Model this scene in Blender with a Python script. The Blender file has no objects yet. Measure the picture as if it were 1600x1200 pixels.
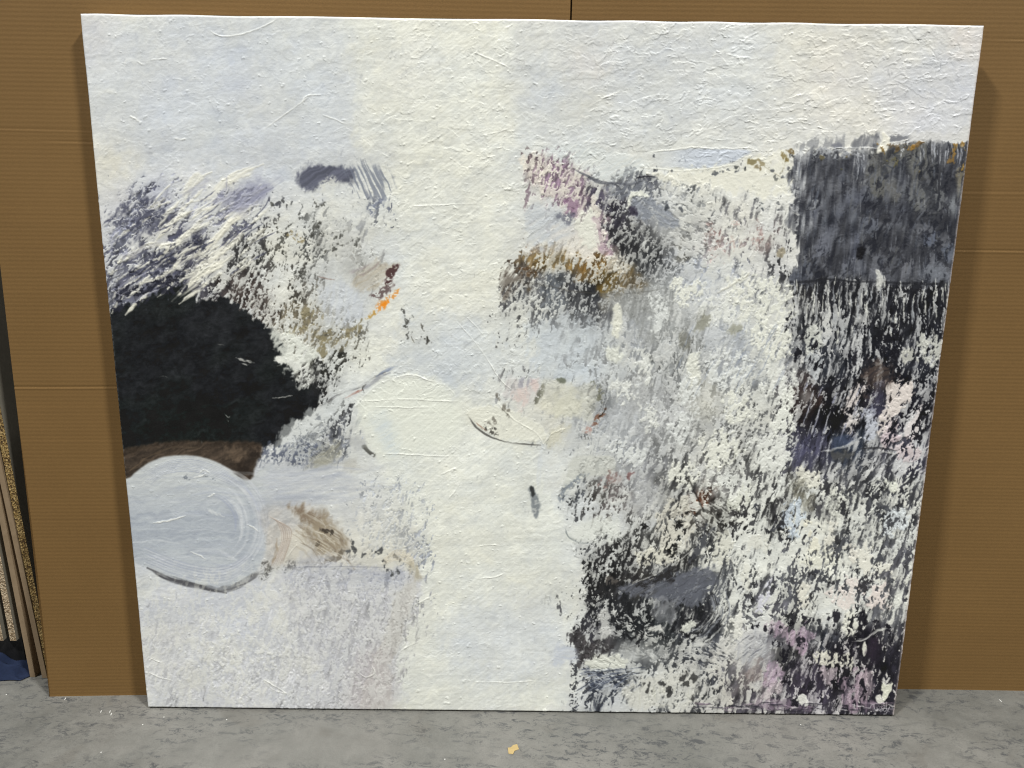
import numpy as np, math
# ---------------------------------------------------------------------------
# The painting: layers of paint laid one over another on a raster, then carried
# by the vertices of a finely subdivided, really displaced canvas.
# ---------------------------------------------------------------------------
RX0, RY0, RW, RH = 110, 10, 1440, 1120
f32 = np.float32
YY, XX = np.meshgrid(np.arange(RH, dtype=f32) + RY0, np.arange(RW, dtype=f32) + RX0, indexing='ij')
_ky = np.fft.fftfreq(RH).astype(f32)[:, None]
_kx = np.fft.rfftfreq(RW).astype(f32)[None, :]

_SP = []
def _spec(i):
    while len(_SP) <= i:
        r = np.random.default_rng(1000 + len(_SP)).standard_normal((RH, RW)).astype(f32)
        _SP.append(np.fft.rfft2(r).astype(np.complex64))
    return _SP[i]

def G1(seed, la, lb, ang):
    """gaussian-filtered noise, correlation la px along ang (deg, up-right +), lb across"""
    a = math.radians(ang); c, s = math.cos(a), -math.sin(a)
    u = _kx * c + _ky * s; v = -_kx * s + _ky * c
    g = np.exp((-2.0 * math.pi ** 2) * ((u * (la / 2)) ** 2 + (v * (lb / 2)) ** 2)).astype(f32)
    n = np.fft.irfft2(_spec(seed % 9) * g, s=(RH, RW)).astype(f32)
    n = np.roll(n, ((seed * 377) % RH, (seed * 613) % RW), (0, 1))
    n -= n.mean(); return n / n.std()

def bil(img, x, y):
    x = np.clip(x, 0, RW - 1.001); y = np.clip(y, 0, RH - 1.001)
    xi = x.astype(np.int32); yi = y.astype(np.int32); fx = x - xi; fy = y - yi
    if img.ndim == 3: fx = fx[..., None]; fy = fy[..., None]
    a = img[yi, xi]; b = img[yi, xi + 1]; c = img[yi + 1, xi]; d = img[yi + 1, xi + 1]
    return (a + (b - a) * fx) * (1 - fy) + (c + (d - c) * fx) * fy

def warp(img, dx, dy):
    return bil(img, XX - RX0 + dx, YY - RY0 + dy)

def nz(seed, la, lb, ang=0, oct=3, gain=.6, w=0.0):
    n = 0; amp = 1.0
    for k in range(oct):
        n = n + amp * G1(seed * 17 + k, max(la / 2 ** k, 1.2), max(lb / 2 ** k, 1.0), ang)
        amp *= gain
    if w:
        n = warp(n, G1(seed * 17 + 8, 9, 9, 0) * w, G1(seed * 17 + 9, 9, 9, 0) * w)
    n = n - n.mean(); return n / n.std()

def U(n):
    return 0.5 * (1 + np.tanh(0.7978846 * (n + 0.044715 * n ** 3)))

def ss(a, b, x):
    t = np.clip((x - a) / (b - a), 0, 1); return t * t * (3 - 2 * t)

WX = G1(901, 10, 10, 0); WY = G1(902, 10, 10, 0)
WX2 = G1(903, 4, 4, 0); WY2 = G1(904, 4, 4, 0)
WX3 = G1(905, 22, 22, 0); WY3 = G1(906, 22, 22, 0)
JAG = nz(907, 9, 4, 70, 3, .75, 1.0)

def crop(x0, y0, x1, y1):
    x0 = int(max(0, x0 - RX0)); x1 = int(min(RW, x1 - RX0)); y0 = int(max(0, y0 - RY0)); y1 = int(min(RH, y1 - RY0))
    return slice(y0, max(y1, y0 + 1)), slice(x0, max(x1, x0 + 1))

def sdpoly(pts, X, Y):
    """signed distance, positive inside"""
    d = np.full(X.shape, 1e9, f32); ins = np.zeros(X.shape, bool); n = len(pts)
    for i in range(n):
        ax, ay = pts[i]; bx, by = pts[(i + 1) % n]
        ex, ey = bx - ax, by - ay; l2 = ex * ex + ey * ey + 1e-9
        t = np.clip(((X - ax) * ex + (Y - ay) * ey) / l2, 0, 1)
        d = np.minimum(d, (X - ax - t * ex) ** 2 + (Y - ay - t * ey) ** 2)
        c = ((ay > Y) != (by > Y)) & (X < ex * (Y - ay) / (ey if abs(ey) > 1e-9 else 1e-9) + ax)
        ins ^= c
    d = np.sqrt(d); return np.where(ins, d, -d)

def smooth(pts, n=6, closed=True):
    P = np.array(pts, float); m = len(P); out = []
    R = range(m) if closed else range(m - 1)
    for i in R:
        if closed: p0, p1, p2, p3 = P[i - 1], P[i], P[(i + 1) % m], P[(i + 2) % m]
        else: p0, p1, p2, p3 = P[max(i - 1, 0)], P[i], P[i + 1], P[min(i + 2, m - 1)]
        for k in range(n):
            t = k / n
            out.append(tuple(.5 * ((2 * p1) + (-p0 + p2) * t + (2 * p0 - 5 * p1 + 4 * p2 - p3) * t * t + (-p0 + 3 * p1 - 3 * p2 + p3) * t ** 3)))
    if not closed: out.append(tuple(P[-1]))
    return out

def pmask(pts, feather=2, rough=2, fine=1, curve=True):
    """mask of a painted patch with a ragged edge; returns (slices, mask)"""
    pp = smooth(pts, 4) if curve else pts
    xs = [p[0] for p in pp]; ys = [p[1] for p in pp]; m = feather * 1.5 + rough * 3 + fine * 3 + 3
    s = crop(min(xs) - m, min(ys) - m, max(xs) + m, max(ys) + m)
    X = XX[s] + WX[s] * rough * .7 + WX2[s] * fine * .5; Y = YY[s] + WY[s] * rough * .7 + WY2[s] * fine * .5
    return s, ss(-feather, feather, sdpoly(pp, X, Y) + JAG[s] * (rough * .8 + fine * .4 - .3))

def grid(txt, x0, y0, cell, scale=.1, blur=.42):
    rows = [list(r.replace(' ', '').replace('|', '')) for r in txt.strip().split('\n')]
    w = max(len(r) for r in rows); A = np.zeros((len(rows), w), f32)
    for j, r in enumerate(rows):
        for i, c in enumerate(r): A[j, i] = 0 if c == '.' else int(c) * scale
    out = np.zeros((RH, RW), f32); sg = cell * blur
    ys = YY[:, 0]; xs = XX[0]
    cy = y0 + cell * (np.arange(len(rows)) + .5); cx = x0 + cell * (np.arange(w) + .5)
    Wy = np.exp(-((ys[:, None] - cy[None]) / sg) ** 2 / 2); Wx = np.exp(-((xs[:, None] - cx[None]) / sg) ** 2 / 2)
    num = Wy @ A @ Wx.T; den = (Wy.sum(1)[:, None] * Wx.sum(1)[None]) + 1e-6
    e = ss(x0 - cell, x0, xs)[None] * ss(x0 + cell * (w + 1), x0 + cell * w, xs)[None] * ss(y0 - cell, y0, ys)[:, None] * ss(y0 + cell * (len(rows) + 1), y0 + cell * len(rows), ys)[:, None]
    return (num / den * e).astype(f32)

def cmap(pts, p=2.2, jit=10):
    """colour field blended between dabs (x, y, radius, (r,g,b))"""
    X = (XX + WX * jit * .6 + WX2 * 3)[::2, ::2]; Y = (YY + WY * jit * .6 + WY2 * 3)[::2, ::2]
    num = np.zeros(X.shape + (3,), f32); den = np.full(X.shape, 1e-12, f32)
    for x, y, r, c in pts:
        w = np.exp(f32(-p) * np.log(((X - f32(x)) ** 2 + (Y - f32(y)) ** 2) * f32(1.0 / r ** 2) + f32(.15)))
        num += w[..., None] * np.array(c, f32); den += w
    o = np.repeat(np.repeat(num / den[..., None] / 255., 2, 0), 2, 1)
    return ((o + np.roll(o, 1, 0) + np.roll(o, 1, 1) + np.roll(np.roll(o, 1, 0), 1, 1)) / 4).astype(f32)

# state
C = np.zeros((RH, RW, 3), f32); H = np.zeros((RH, RW), f32)

def put(s, m, col, h=0.0):
    c = np.array(col, f32) / 255. if not isinstance(col, np.ndarray) else col
    if isinstance(c, np.ndarray) and c.ndim == 3: c = c[s]
    C[s] += (c - C[s]) * m[..., None]
    if h: H[s] += h * m

ALL = (slice(0, RH), slice(0, RW))
def patch(pts, col, a=1, feather=2, rough=2, fine=1, curve=True, h=0, tex=None, var=0):
    s, m = pmask(pts, feather, rough, fine, curve)
    if tex is not None: m = m * tex[s]
    c = np.array(col, f32) / 255.
    if var: c = np.clip(c * (1 + var * STR_[s][..., None]), 0, 1); 
    C[s] += (c - C[s]) * (m * a)[..., None]
    if h: H[s] += h * m
    return s, m

def stroke(pts, width, col, a=1, streak=.5, seed=1, taper=1, h=0, feather=.35, fine=1.0, curve=True):
    """bristle stroke along a polyline; width px; streaks run along it"""
    P = smooth(pts, 6, False) if curve and len(pts) > 2 else pts
    xs = [p[0] for p in P]; ys = [p[1] for p in P]; m = width + 4
    s = crop(min(xs) - m, min(ys) - m, max(xs) + m, max(ys) + m)
    X = XX[s] + WX2[s] * fine * .3 + WX3[s] * fine; Y = YY[s] + WY2[s] * fine * .3 + WY3[s] * fine
    best = np.full(X.shape, 1e9, f32); T = np.zeros(X.shape, f32); D = np.zeros(X.shape, f32); L = 0
    for i in range(len(P) - 1):
        ax, ay = P[i]; bx, by = P[i + 1]; ex, ey = bx - ax, by - ay; l = math.hypot(ex, ey) + 1e-9
        t = np.clip(((X - ax) * ex + (Y - ay) * ey) / l / l, 0, 1)
        dx = X - ax - t * ex; dy = Y - ay - t * ey; d = dx * dx + dy * dy
        k = d < best; best[k] = d[k]; T[k] = (L + t * l)[k]; D[k] = ((ex * dy - ey * dx) / l)[k]; L += l
    rr = np.random.default_rng(seed)
    n1 = rr.random((64, 96)).astype(f32)
    u = (D / width * .5 + .5) * max(6, min(90, width * 1.1)); v = T / max(L, 1) * 6
    ui = np.clip(u, 0, 94.9); vi = np.clip(v, 0, 62.9); i0 = vi.astype(int); j0 = ui.astype(int); fv = vi - i0; fu = ui - j0
    nn = (n1[i0, j0] * (1 - fu) + n1[i0, j0 + 1] * fu) * (1 - fv) + (n1[i0 + 1, j0] * (1 - fu) + n1[i0 + 1, j0 + 1] * fu) * fv
    tt = T / max(L, 1); prof = 1.0
    if taper: prof = np.clip(np.minimum(tt, 1 - tt) * 5 + .25, 0, 1) ** .6
    half = width * .5 * prof
    m = ss(0, width * feather, half - np.abs(D) + (nn - .5) * width * .3) * (best < (width * .75) ** 2)
    m = m * (1 - streak + streak * ss(.25, .7, nn)) * a
    C[s] += (np.array(col, f32) / 255. - C[s]) * m[..., None]
    if h: H[s] += h * m * (.5 + nn)
    return s, m

def streaks(seed, la, lb, ang): return nz(seed, la, lb, ang, 2, .6, 1.5)

def build_painting():
    global STR_
    rng = np.random.default_rng(5)
    # ---- base: whites drifting between cream, grey, blue and pink --------
    top = cmap([
        (135, 60, 60, (203, 201, 200)), (215, 45, 40, (214, 214, 200)), (180, 150, 60, (203, 206, 202)), (300, 90, 70, (198, 203, 206)), (260, 130, 60, (190, 197, 208)),
        (370, 130, 50, (188, 195, 209)), (330, 200, 60, (198, 205, 206)), (430, 70, 60, (203, 207, 203)), (480, 140, 70, (201, 207, 208)), (560, 60, 60, (211, 213, 202)),
        (520, 200, 50, (196, 202, 206)), (545, 235, 40, (188, 193, 200)), (640, 110, 60, (215, 212, 203)), (700, 160, 70, (208, 211, 202)), (770, 60, 60, (210, 212, 203)), (740, 130, 50, (203, 209, 208)),
        (830, 60, 40, (206, 207, 200)), (850, 140, 40, (194, 201, 208)), (920, 100, 40, (212, 205, 198)), (920, 160, 40, (212, 211, 197)), (1000, 60, 50, (204, 206, 200)), (1060, 80, 60, (196, 201, 208)),
        (960, 130, 50, (194, 200, 207)), (1050, 150, 70, (200, 205, 207)), (1150, 120, 60, (203, 207, 204)), (1240, 70, 70, (211, 211, 202)), (1300, 120, 60, (209, 206, 200)), (1400, 80, 60, (206, 206, 199)),
        (1450, 100, 40, (196, 201, 206)), (1510, 60, 40, (212, 206, 201)), (1500, 140, 50, (200, 202, 206)), (1300, 170, 60, (212, 210, 202)), (1430, 180, 50, (206, 206, 208)), (1230, 190, 60, (208, 209, 204)),
        (1020, 210, 60, (206, 210, 206)), (900, 215, 60, (206, 211, 208)), (660, 230, 60, (213, 215, 204)), (740, 250, 60, (210, 213, 206)), (820, 200, 40, (206, 211, 208)),
        (180, 250, 45, (222, 219, 202)), (260, 235, 60, (196, 202, 210)), (350, 240, 60, (195, 201, 210)), (430, 240, 50, (192, 198, 206)), (320, 285, 35, (214, 214, 206)), (300, 270, 30, (200, 203, 210)),
        (350, 300, 30, (222, 221, 208)), (400, 290, 35, (176, 180, 196)), (250, 300, 30, (178, 182, 198)), (450, 300, 40, (205, 208, 208)), (190, 330, 50, (200, 202, 208)), (270, 370, 50, (218, 217, 206)), (330, 400, 40, (222, 221, 210)),
        (430, 380, 50, (222, 223, 212)), (450, 460, 50, (224, 224, 211)), (520, 340, 40, (212, 214, 206)), (560, 330, 40, (208, 211, 208)), (540, 400, 40, (190, 191, 186)), (530, 460, 45, (196, 202, 206)), (550, 490, 40, (194, 200, 206)),
        (640, 320, 60, (217, 219, 208)), (720, 340, 60, (220, 222, 209)), (670, 420, 60, (222, 223, 209)), (750, 430, 60, (222, 223, 208)), (640, 400, 30, (205, 210, 210)), (770, 320, 50, (214, 217, 209)),
        (430, 560, 40, (220, 222, 212)), (580, 560, 60, (224, 226, 213)), (620, 480, 40, (222, 223, 211)), (660, 560, 50, (198, 204, 208)), (700, 500, 40, (203, 208, 208)), (690, 590, 40, (190, 199, 208)), (640, 600, 30, (196, 203, 210)),
        (760, 560, 60, (214, 217, 208)), (830, 530, 40, (212, 215, 205)), (800, 570, 50, (208, 213, 210)), (900, 540, 45, (186, 196, 206)), (890, 570, 35, (180, 192, 204)), (940, 540, 25, (206, 212, 210)), (960, 560, 30, (220, 222, 210)),
        (530, 640, 40, (202, 207, 208)), (560, 690, 45, (204, 208, 205)), (500, 730, 50, (192, 194, 196)), (600, 650, 40, (212, 217, 212)), (610, 690, 35, (200, 209, 214)), (700, 640, 60, (222, 225, 213)), (720, 700, 70, (222, 224, 213)),
        (640, 740, 60, (222, 224, 212)), (800, 680, 40, (222, 223, 208)), (860, 640, 40, (208, 206, 190)), (830, 610, 30, (208, 202, 195)), (850, 730, 50, (210, 215, 213)), (780, 780, 80, (222, 225, 215)), (860, 800, 50, (218, 222, 216)),
        (250, 780, 60, (184, 191, 202)), (300, 840, 60, (178, 185, 202)), (350, 800, 50, (190, 197, 206)), (230, 850, 40, (176, 183, 198)), (430, 750, 50, (180, 186, 198)), (380, 760, 40, (186, 192, 204)), (370, 880, 40, (196, 200, 208)),
        (440, 850, 30, (206, 202, 194)), (560, 800, 50, (212, 212, 206)), (600, 830, 50, (220, 218, 202)), (620, 870, 40, (214, 210, 192)), (560, 880, 40, (216, 213, 198)),
        (260, 960, 60, (206, 209, 208)), (330, 1000, 70, (204, 207, 208)), (260, 1060, 60, (206, 208, 205)), (400, 960, 60, (200, 204, 207)), (350, 1080, 60, (206, 206, 206)), (480, 1000, 60, (196, 199, 203)), (500, 1080, 60, (200, 199, 203)),
        (560, 960, 50, (192, 193, 196)), (600, 1000, 40, (190, 190, 190)), (580, 1060, 40, (192, 190, 192)), (230, 920, 30, (212, 213, 204)), (410, 925, 30, (196, 202, 206)), (330, 1030, 20, (216, 214, 198)), (480, 1050, 20, (216, 214, 196)),
        (680, 880, 70, (219, 221, 212)), (720, 960, 70, (216, 219, 214)), (780, 1000, 70, (210, 213, 214)), (830, 960, 50, (219, 221, 214)), (660, 1050, 60, (216, 216, 206)), (760, 1080, 60, (212, 214, 214)), (870, 1020, 30, (186, 193, 206)), (850, 1080, 40, (218, 221, 212)),
        (900, 290, 40, (222, 217, 198)), (860, 300, 30, (216, 208, 200)), (840, 380, 40, (214, 214, 206)), (870, 350, 30, (192, 196, 198)), (930, 390, 40, (220, 219, 206)), (1090, 260, 60, (222, 223, 212)), (1100, 300, 50, (222, 222, 210)), (1200, 270, 50, (224, 222, 208)),
        (1150, 340, 60, (222, 221, 210)), (1100, 360, 40, (212, 213, 208)), (1120, 420, 50, (222, 222, 208)), (1190, 390, 40, (212, 214, 214)), (1210, 430, 40, (208, 210, 214)), (1050, 420, 40, (196, 200, 206)), (1090, 440, 40, (186, 194, 206)),
        (1000, 480, 50, (178, 181, 184)), (950, 500, 50, (200, 203, 202)), (1100, 520, 50, (196, 200, 204)), (1180, 500, 60, (218, 219, 205)), (1140, 560, 50, (196, 202, 206)), (1050, 560, 50, (202, 205, 202)), (1200, 590, 50, (216, 219, 208)),
        (960, 640, 50, (184, 190, 198)), (1000, 700, 50, (186, 190, 196)), (1050, 660, 40, (204, 207, 208)), (1100, 640, 40, (208, 206, 190)), (1180, 640, 50, (218, 220, 206)), (1230, 680, 30, (222, 224, 216)), (1150, 700, 50, (214, 218, 218)),
        (950, 730, 50, (196, 198, 188)), (930, 820, 50, (216, 219, 212)), (900, 780, 40, (206, 210, 208)), (1010, 780, 40, (196, 199, 204)), (1060, 800, 50, (208, 207, 198)), (1060, 860, 40, (216, 214, 198)), (1130, 780, 50, (214, 215, 206)),
        (1260, 500, 40, (216, 217, 206)), (1400, 500, 60, (210, 213, 210)), (1470, 560, 40, (206, 207, 206)), (1400, 620, 40, (220, 212, 206)), (1350, 690, 50, (218, 212, 208)), (1300, 760, 60, (222, 224, 212)), (1400, 720, 40, (206, 198, 202)),
        (1250, 800, 50, (198, 207, 216)), (1180, 840, 50, (202, 206, 208)), (1300, 860, 60, (224, 224, 210)), (1370, 850, 40, (222, 223, 214)), (1330, 930, 50, (222, 216, 208)), (1220, 900, 50, (214, 215, 210)), (1420, 800, 40, (212, 217, 218)),
        (1150, 930, 50, (216, 217, 210)), (1190, 960, 30, (204, 202, 212)), (1000, 990, 50, (206, 208, 202)), (960, 1030, 40, (212, 214, 206)), (930, 1060, 40, (192, 198, 208)), (1060, 1080, 50, (208, 208, 200)), (1140, 1060, 50, (206, 204, 194)), (1290, 1050, 50, (204, 196, 204)), (1370, 1060, 40, (216, 214, 206)),
    ], p=1.15)
    g_ = top.mean(-1, keepdims=True); top = g_ + (top - g_) * .72; top = top * np.array([1.0, 1.0, .998], f32)
    def tone(pts, col, a, f, r=3, fi=1.5):
        s, m = pmask(pts, f, r, fi); top[s] += (np.array(col, f32) / 255 - top[s]) * (m * a)[..., None]
    tone([(130, 40), (552, 40), (556, 236), (480, 262), (330, 255), (210, 262), (150, 200)], (197, 201, 205), .42, 18)
    tone([(557, 20), (786, 24), (800, 120), (806, 215), (770, 300), (790, 400), (776, 470), (700, 486), (640, 470), (626, 400), (610, 300), (618, 232), (556, 228), (556, 120)], (216, 217, 208), .65, 13, 3)
    tone([(820, 40), (1180, 40), (1190, 200), (1120, 232), (1000, 225), (880, 236), (815, 200)], (202, 205, 206), .40, 20)
    tone([(1370, 90), (1520, 110), (1500, 200), (1400, 205)], (199, 201, 206), .45, 18)
    tone([(632, 500), (690, 488), (760, 520), (800, 560), (780, 590), (720, 596), (650, 588), (612, 592), (620, 550)], (200, 205, 207), .65, 14, 7)
    tone([(820, 500), (930, 500), (970, 540), (985, 590), (940, 600), (880, 592), (850, 590), (830, 550)], (194, 201, 206), .70, 12, 6)
    tone([(556, 640), (580, 606), (625, 588), (665, 592), (702, 606), (760, 640), (830, 696), (850, 760), (870, 800), (900, 880), (900, 1000), (880, 1100), (610, 1104), (640, 960), (662, 905), (650, 830), (610, 760), (585, 712)], (221, 223, 214), .70, 8, 3)
    tone([(812, 256), (840, 238), (882, 260), (917, 290), (940, 335), (950, 390), (940, 410), (870, 392), (860, 352), (905, 350), (868, 314), (835, 294)], (222, 217, 206), .9, 3)
    tone([(700, 960), (850, 930), (895, 1000), (880, 1060), (760, 1060), (700, 1030)], (205, 209, 212), .6, 30, 6)
    tone([(230, 930), (420, 900), (600, 888), (655, 906), (640, 960), (612, 1050), (604, 1104), (235, 1104)], (198, 200, 204), .65, 7, 2)
    tone([(440, 892), (600, 888), (652, 906), (636, 960), (612, 1050), (604, 1104), (520, 1104), (470, 980)], (187, 188, 192), .65, 12, 4)
    tone([(960, 440), (1230, 430), (1235, 720), (1190, 760), (1000, 800), (930, 720), (940, 560)], (201, 203, 201), .38, 22, 6)
    tone([(1090, 740), (1430, 720), (1420, 960), (1110, 960)], (225, 227, 219), .8, 20, 6)
    tone([(1240, 560), (1480, 540), (1450, 720), (1240, 730)], (219, 217, 213), .6, 14, 5)
    tone([(900, 760), (1080, 760), (1080, 1100), (900, 1104)], (210, 212, 208), .45, 20, 6)
    tone([(1240, 450), (1490, 450), (1440, 720), (1240, 730)], (203, 205, 206), .6, 10, 4)
    C[...] = top
    STR_ = nz(11, 70, 1.6, 4, 2, .6, 2)
    iso = nz(12, 40, 30, 20, 4, .6, 3)
    fine = nz(13, 4, 2.2, 20, 3, .7, 1)
    mott = nz(14, 14, 10, 30, 4, .75, 4)
    # thin milky streaks and mottling of the white paint
    C[...] = C * (1 + .014 * STR_ + .012 * iso + .010 * fine + .012 * mott)[..., None]
    warmth = nz(15, 60, 40, 10, 3, .6, 5)[..., None]
    C[...] = C + warmth * np.array([.003, .001, -.004], f32) + mott[..., None] * np.array([.001, .0, -.003], f32)

    # ---- hole colours ------------------------------------------------------
    dk = cmap([
        (200, 300, 40, (92, 96, 116)), (240, 310, 25, (80, 82, 104)), (300, 300, 40, (160, 163, 180)), (250, 350, 40, (66, 68, 86)), (180, 360, 40, (110, 114, 132)), (300, 380, 40, (60, 61, 78)), (180, 420, 40, (88, 90, 108)),
        (330, 350, 30, (110, 112, 130)), (380, 330, 25, (96, 98, 118)), (380, 400, 30, (52, 52, 52)), (390, 460, 30, (62, 52, 48)), (440, 380, 25, (96, 94, 84)), (490, 390, 30, (64, 66, 66)), (480, 360, 25, (70, 72, 70)),
        (470, 500, 30, (118, 108, 84)), (460, 450, 25, (74, 70, 62)), (510, 520, 25, (122, 114, 88)), (540, 400, 30, (140, 138, 130)), (560, 340, 30, (110, 114, 124)), (590, 300, 40, (90, 96, 114)), (600, 480, 30, (150, 152, 150)),
        (510, 560, 20, (56, 56, 50)), (500, 600, 30, (44, 44, 44)), (640, 520, 30, (110, 108, 100)), (470, 670, 30, (100, 103, 110)), (470, 710, 30, (76, 82, 98)), (600, 760, 40, (160, 168, 182)), (590, 830, 50, (154, 163, 178)), (640, 860, 30, (134, 142, 160)),
        (560, 870, 30, (150, 150, 148)), (520, 930, 60, (178, 180, 186)), (580, 1000, 60, (172, 171, 174)), (400, 1000, 80, (188, 190, 197)), (280, 1000, 80, (190, 192, 198)), (330, 1080, 80, (188, 189, 194)), (500, 1080, 60, (180, 180, 184)), (220, 1040, 50, (190, 192, 196)), (560, 900, 30, (150, 153, 168)),
        (820, 260, 30, (120, 104, 106)), (860, 280, 30, (134, 108, 130)), (890, 310, 25, (116, 90, 112)), (900, 340, 20, (104, 82, 104)), (930, 300, 20, (74, 68, 88)), (880, 345, 15, (88, 92, 104)), (930, 360, 20, (152, 130, 142)), (945, 385, 16, (160, 138, 150)),
        (900, 370, 30, (176, 172, 166)), (850, 370, 30, (178, 174, 176)), (835, 380, 14, (150, 116, 80)), (840, 405, 25, (120, 90, 34)), (880, 395, 25, (118, 90, 36)), (920, 410, 25, (122, 88, 36)), (945, 435, 20, (108, 80, 20)), (975, 445, 20, (96, 76, 40)),
        (800, 430, 25, (70, 60, 50)), (830, 425, 15, (84, 66, 40)), (810, 450, 30, (92, 94, 98)), (860, 450, 30, (90, 96, 104)), (900, 440, 20, (52, 54, 60)), (920, 470, 25, (46, 48, 54)), (960, 290, 20, (92, 94, 104)), (1000, 300, 20, (84, 88, 98)), (1010, 275, 15, (50, 52, 62)),
        (960, 330, 20, (46, 44, 56)), (990, 380, 30, (34, 34, 38)), (1010, 400, 30, (40, 42, 46)), (960, 370, 20, (40, 40, 46)), (1010, 340, 20, (96, 100, 110)), (1040, 330, 25, (110, 114, 122)), (1060, 360, 30, (128, 130, 130)), (1070, 390, 15, (98, 96, 88)),
        (1120, 280, 40, (96, 100, 104)), (1150, 320, 30, (112, 112, 116)), (1110, 370, 12, (160, 132, 128)), (1190, 370, 16, (130, 114, 112)), (1120, 400, 12, (170, 146, 140)), (1080, 330, 20, (120, 124, 126)), (1180, 310, 20, (110, 112, 116)), (1210, 260, 15, (140, 132, 98)),
        (1100, 440, 40, (140, 148, 164)), (1040, 450, 30, (130, 134, 136)), (1000, 470, 30, (112, 114, 112)), (1000, 520, 40, (128, 134, 142)), (1050, 530, 40, (126, 130, 130)), (1100, 500, 15, (104, 102, 86)), (1070, 530, 20, (110, 110, 104)), (1150, 550, 40, (128, 136, 150)),
        (980, 600, 40, (136, 138, 138)), (940, 620, 20, (96, 100, 104)), (1030, 640, 40, (134, 136, 138)), (1100, 620, 30, (136, 136, 126)), (1160, 650, 40, (92, 94, 96)), (960, 680, 40, (140, 146, 154)), (1060, 700, 40, (110, 112, 112)), (1150, 690, 25, (66, 66, 64)),
        (900, 760, 30, (74, 80, 88)), (920, 770, 25, (70, 66, 62)), (960, 750, 9, (110, 60, 54)), (960, 790, 25, (84, 76, 76)), (1010, 760, 30, (128, 130, 136)), (1050, 760, 30, (44, 44, 46)), (1090, 780, 15, (100, 56, 34)), (1110, 740, 30, (140, 140, 138)), (1120, 800, 20, (42, 40, 38)),
        (1000, 830, 25, (48, 48, 48)), (1050, 820, 20, (28, 28, 28)), (950, 870, 40, (40, 40, 42)), (900, 850, 25, (84, 88, 94)), (920, 900, 25, (36, 36, 38)), (1000, 910, 25, (60, 58, 56)), (1040, 920, 30, (72, 76, 84)), (1090, 920, 30, (84, 88, 98)), (1080, 870, 20, (44, 46, 50)), (1060, 870, 20, (36, 36, 36)),
        (960, 960, 30, (34, 36, 40)), (1020, 970, 40, (34, 38, 42)), (1080, 960, 30, (36, 36, 40)), (920, 980, 25, (54, 54, 62)), (920, 1010, 25, (54, 50, 52)), (940, 1060, 30, (52, 58, 72)), (1000, 1050, 30, (62, 66, 72)), (1100, 1000, 30, (60, 64, 74)), (1100, 1080, 20, (66, 68, 72)), (900, 1060, 20, (80, 82, 86)),
        (1240, 470, 30, (28, 28, 32)), (1400, 480, 80, (30, 31, 38)), (1300, 560, 40, (36, 40, 50)), (1380, 570, 40, (16, 18, 28)), (1440, 560, 40, (36, 38, 48)), (1370, 600, 20, (70, 56, 48)), (1260, 620, 25, (46, 34, 32)), (1300, 640, 40, (20, 20, 26)), (1380, 640, 20, (44, 42, 60)), (1260, 700, 25, (62, 62, 84)),
        (1320, 690, 20, (40, 50, 68)), (1440, 660, 30, (18, 18, 28)), (1430, 700, 25, (58, 58, 76)), (1300, 790, 40, (62, 62, 66)), (1360, 800, 50, (66, 68, 74)), (1250, 770, 20, (96, 94, 84)), (1200, 800, 30, (56, 56, 58)), (1210, 820, 20, (26, 26, 28)), (1240, 900, 60, (76, 78, 84)), (1340, 870, 50, (70, 72, 78)), (1390, 900, 40, (78, 78, 86)),
        (1170, 900, 30, (78, 80, 84)), (1210, 930, 30, (94, 94, 104)), (1300, 960, 40, (54, 56, 60)), (1380, 960, 30, (80, 82, 88)), (1240, 970, 25, (46, 46, 50)), (1350, 1010, 40, (30, 28, 38)), (1200, 1000, 20, (60, 58, 70)), (1290, 990, 20, (54, 58, 72)), (1230, 1030, 25, (36, 36, 38)), (1180, 1030, 30, (96, 92, 104)),
        (1170, 1060, 20, (104, 96, 98)), (1260, 1060, 30, (52, 46, 62)), (1310, 1050, 20, (30, 28, 34)), (1350, 1080, 30, (34, 32, 44)), (1200, 1090, 30, (58, 54, 66)), (1150, 1000, 25, (120, 122, 118)),
    ], p=2.2)
    g_ = dk.mean(-1, keepdims=True); dk = g_ + (dk - g_) * .72

    # ---- how much of the under paint shows, cell by cell -------------------
    cov = grid('''
000000000000 000000000000
034310000000 001200000000
044443653221 001000000000
012456741211 211000000000
011444754322 212000000000
011123655322 122000000000
036433565321 112000000000
268776445311 212466666666
556767643332 211777776777
112365344321 110334645665
112221344332 321434466655
001122344432 331545557754
111112344342 231536577645
111134354422 112456778545
111133345332 222566566236
111133343333 343577446247
111112344322 321777344346
000123445432 322864623245
000344444543 031433455350
000232232424 334243345220
000111133245 245123445400
000344423135 123225435400
000255542443 212411325300
000167887884 364533323200
000166656674 254421142200
000165554655 225454354200
002665544544 136656676300
000553333333 356565487400
000455422323 444574566500
000233212133 545654566600
''', 780, 210, 30)
    covL = grid('''
000000000000000000
011221111000000000
013452232211101210
024554233211311210
033324515312422000
033555526311323200
056655335413313200
086899976534311100
000000000655431000
000000000034543101
000000000001142000
000000000001540000
000000000004520000
000000000000032000
000000000000552000
000000000006650000
000000000000000000
000000000000001221
000000000000001332
000000000000001332
000000000000001224
000000000003332123
000000000002333330
001111000002444433
011112211123444442
012222221123444431
012212222233444420
012222222233344320
002222222223333200
''', 120, 240, 30)
    # jagged palette-knife noises
    cov = np.where((XX > 925) & (cov > .05), cov * 1.2 + .035, cov)
    def pc(pts, val, f=3):
        s, m = pmask(pts, f, 3, 2); cov[s] += (val - cov[s]) * m
    pc([(800, 300), (835, 292), (870, 312), (905, 345), (900, 372), (870, 380), (840, 375), (815, 350)], .12, 5)
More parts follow.
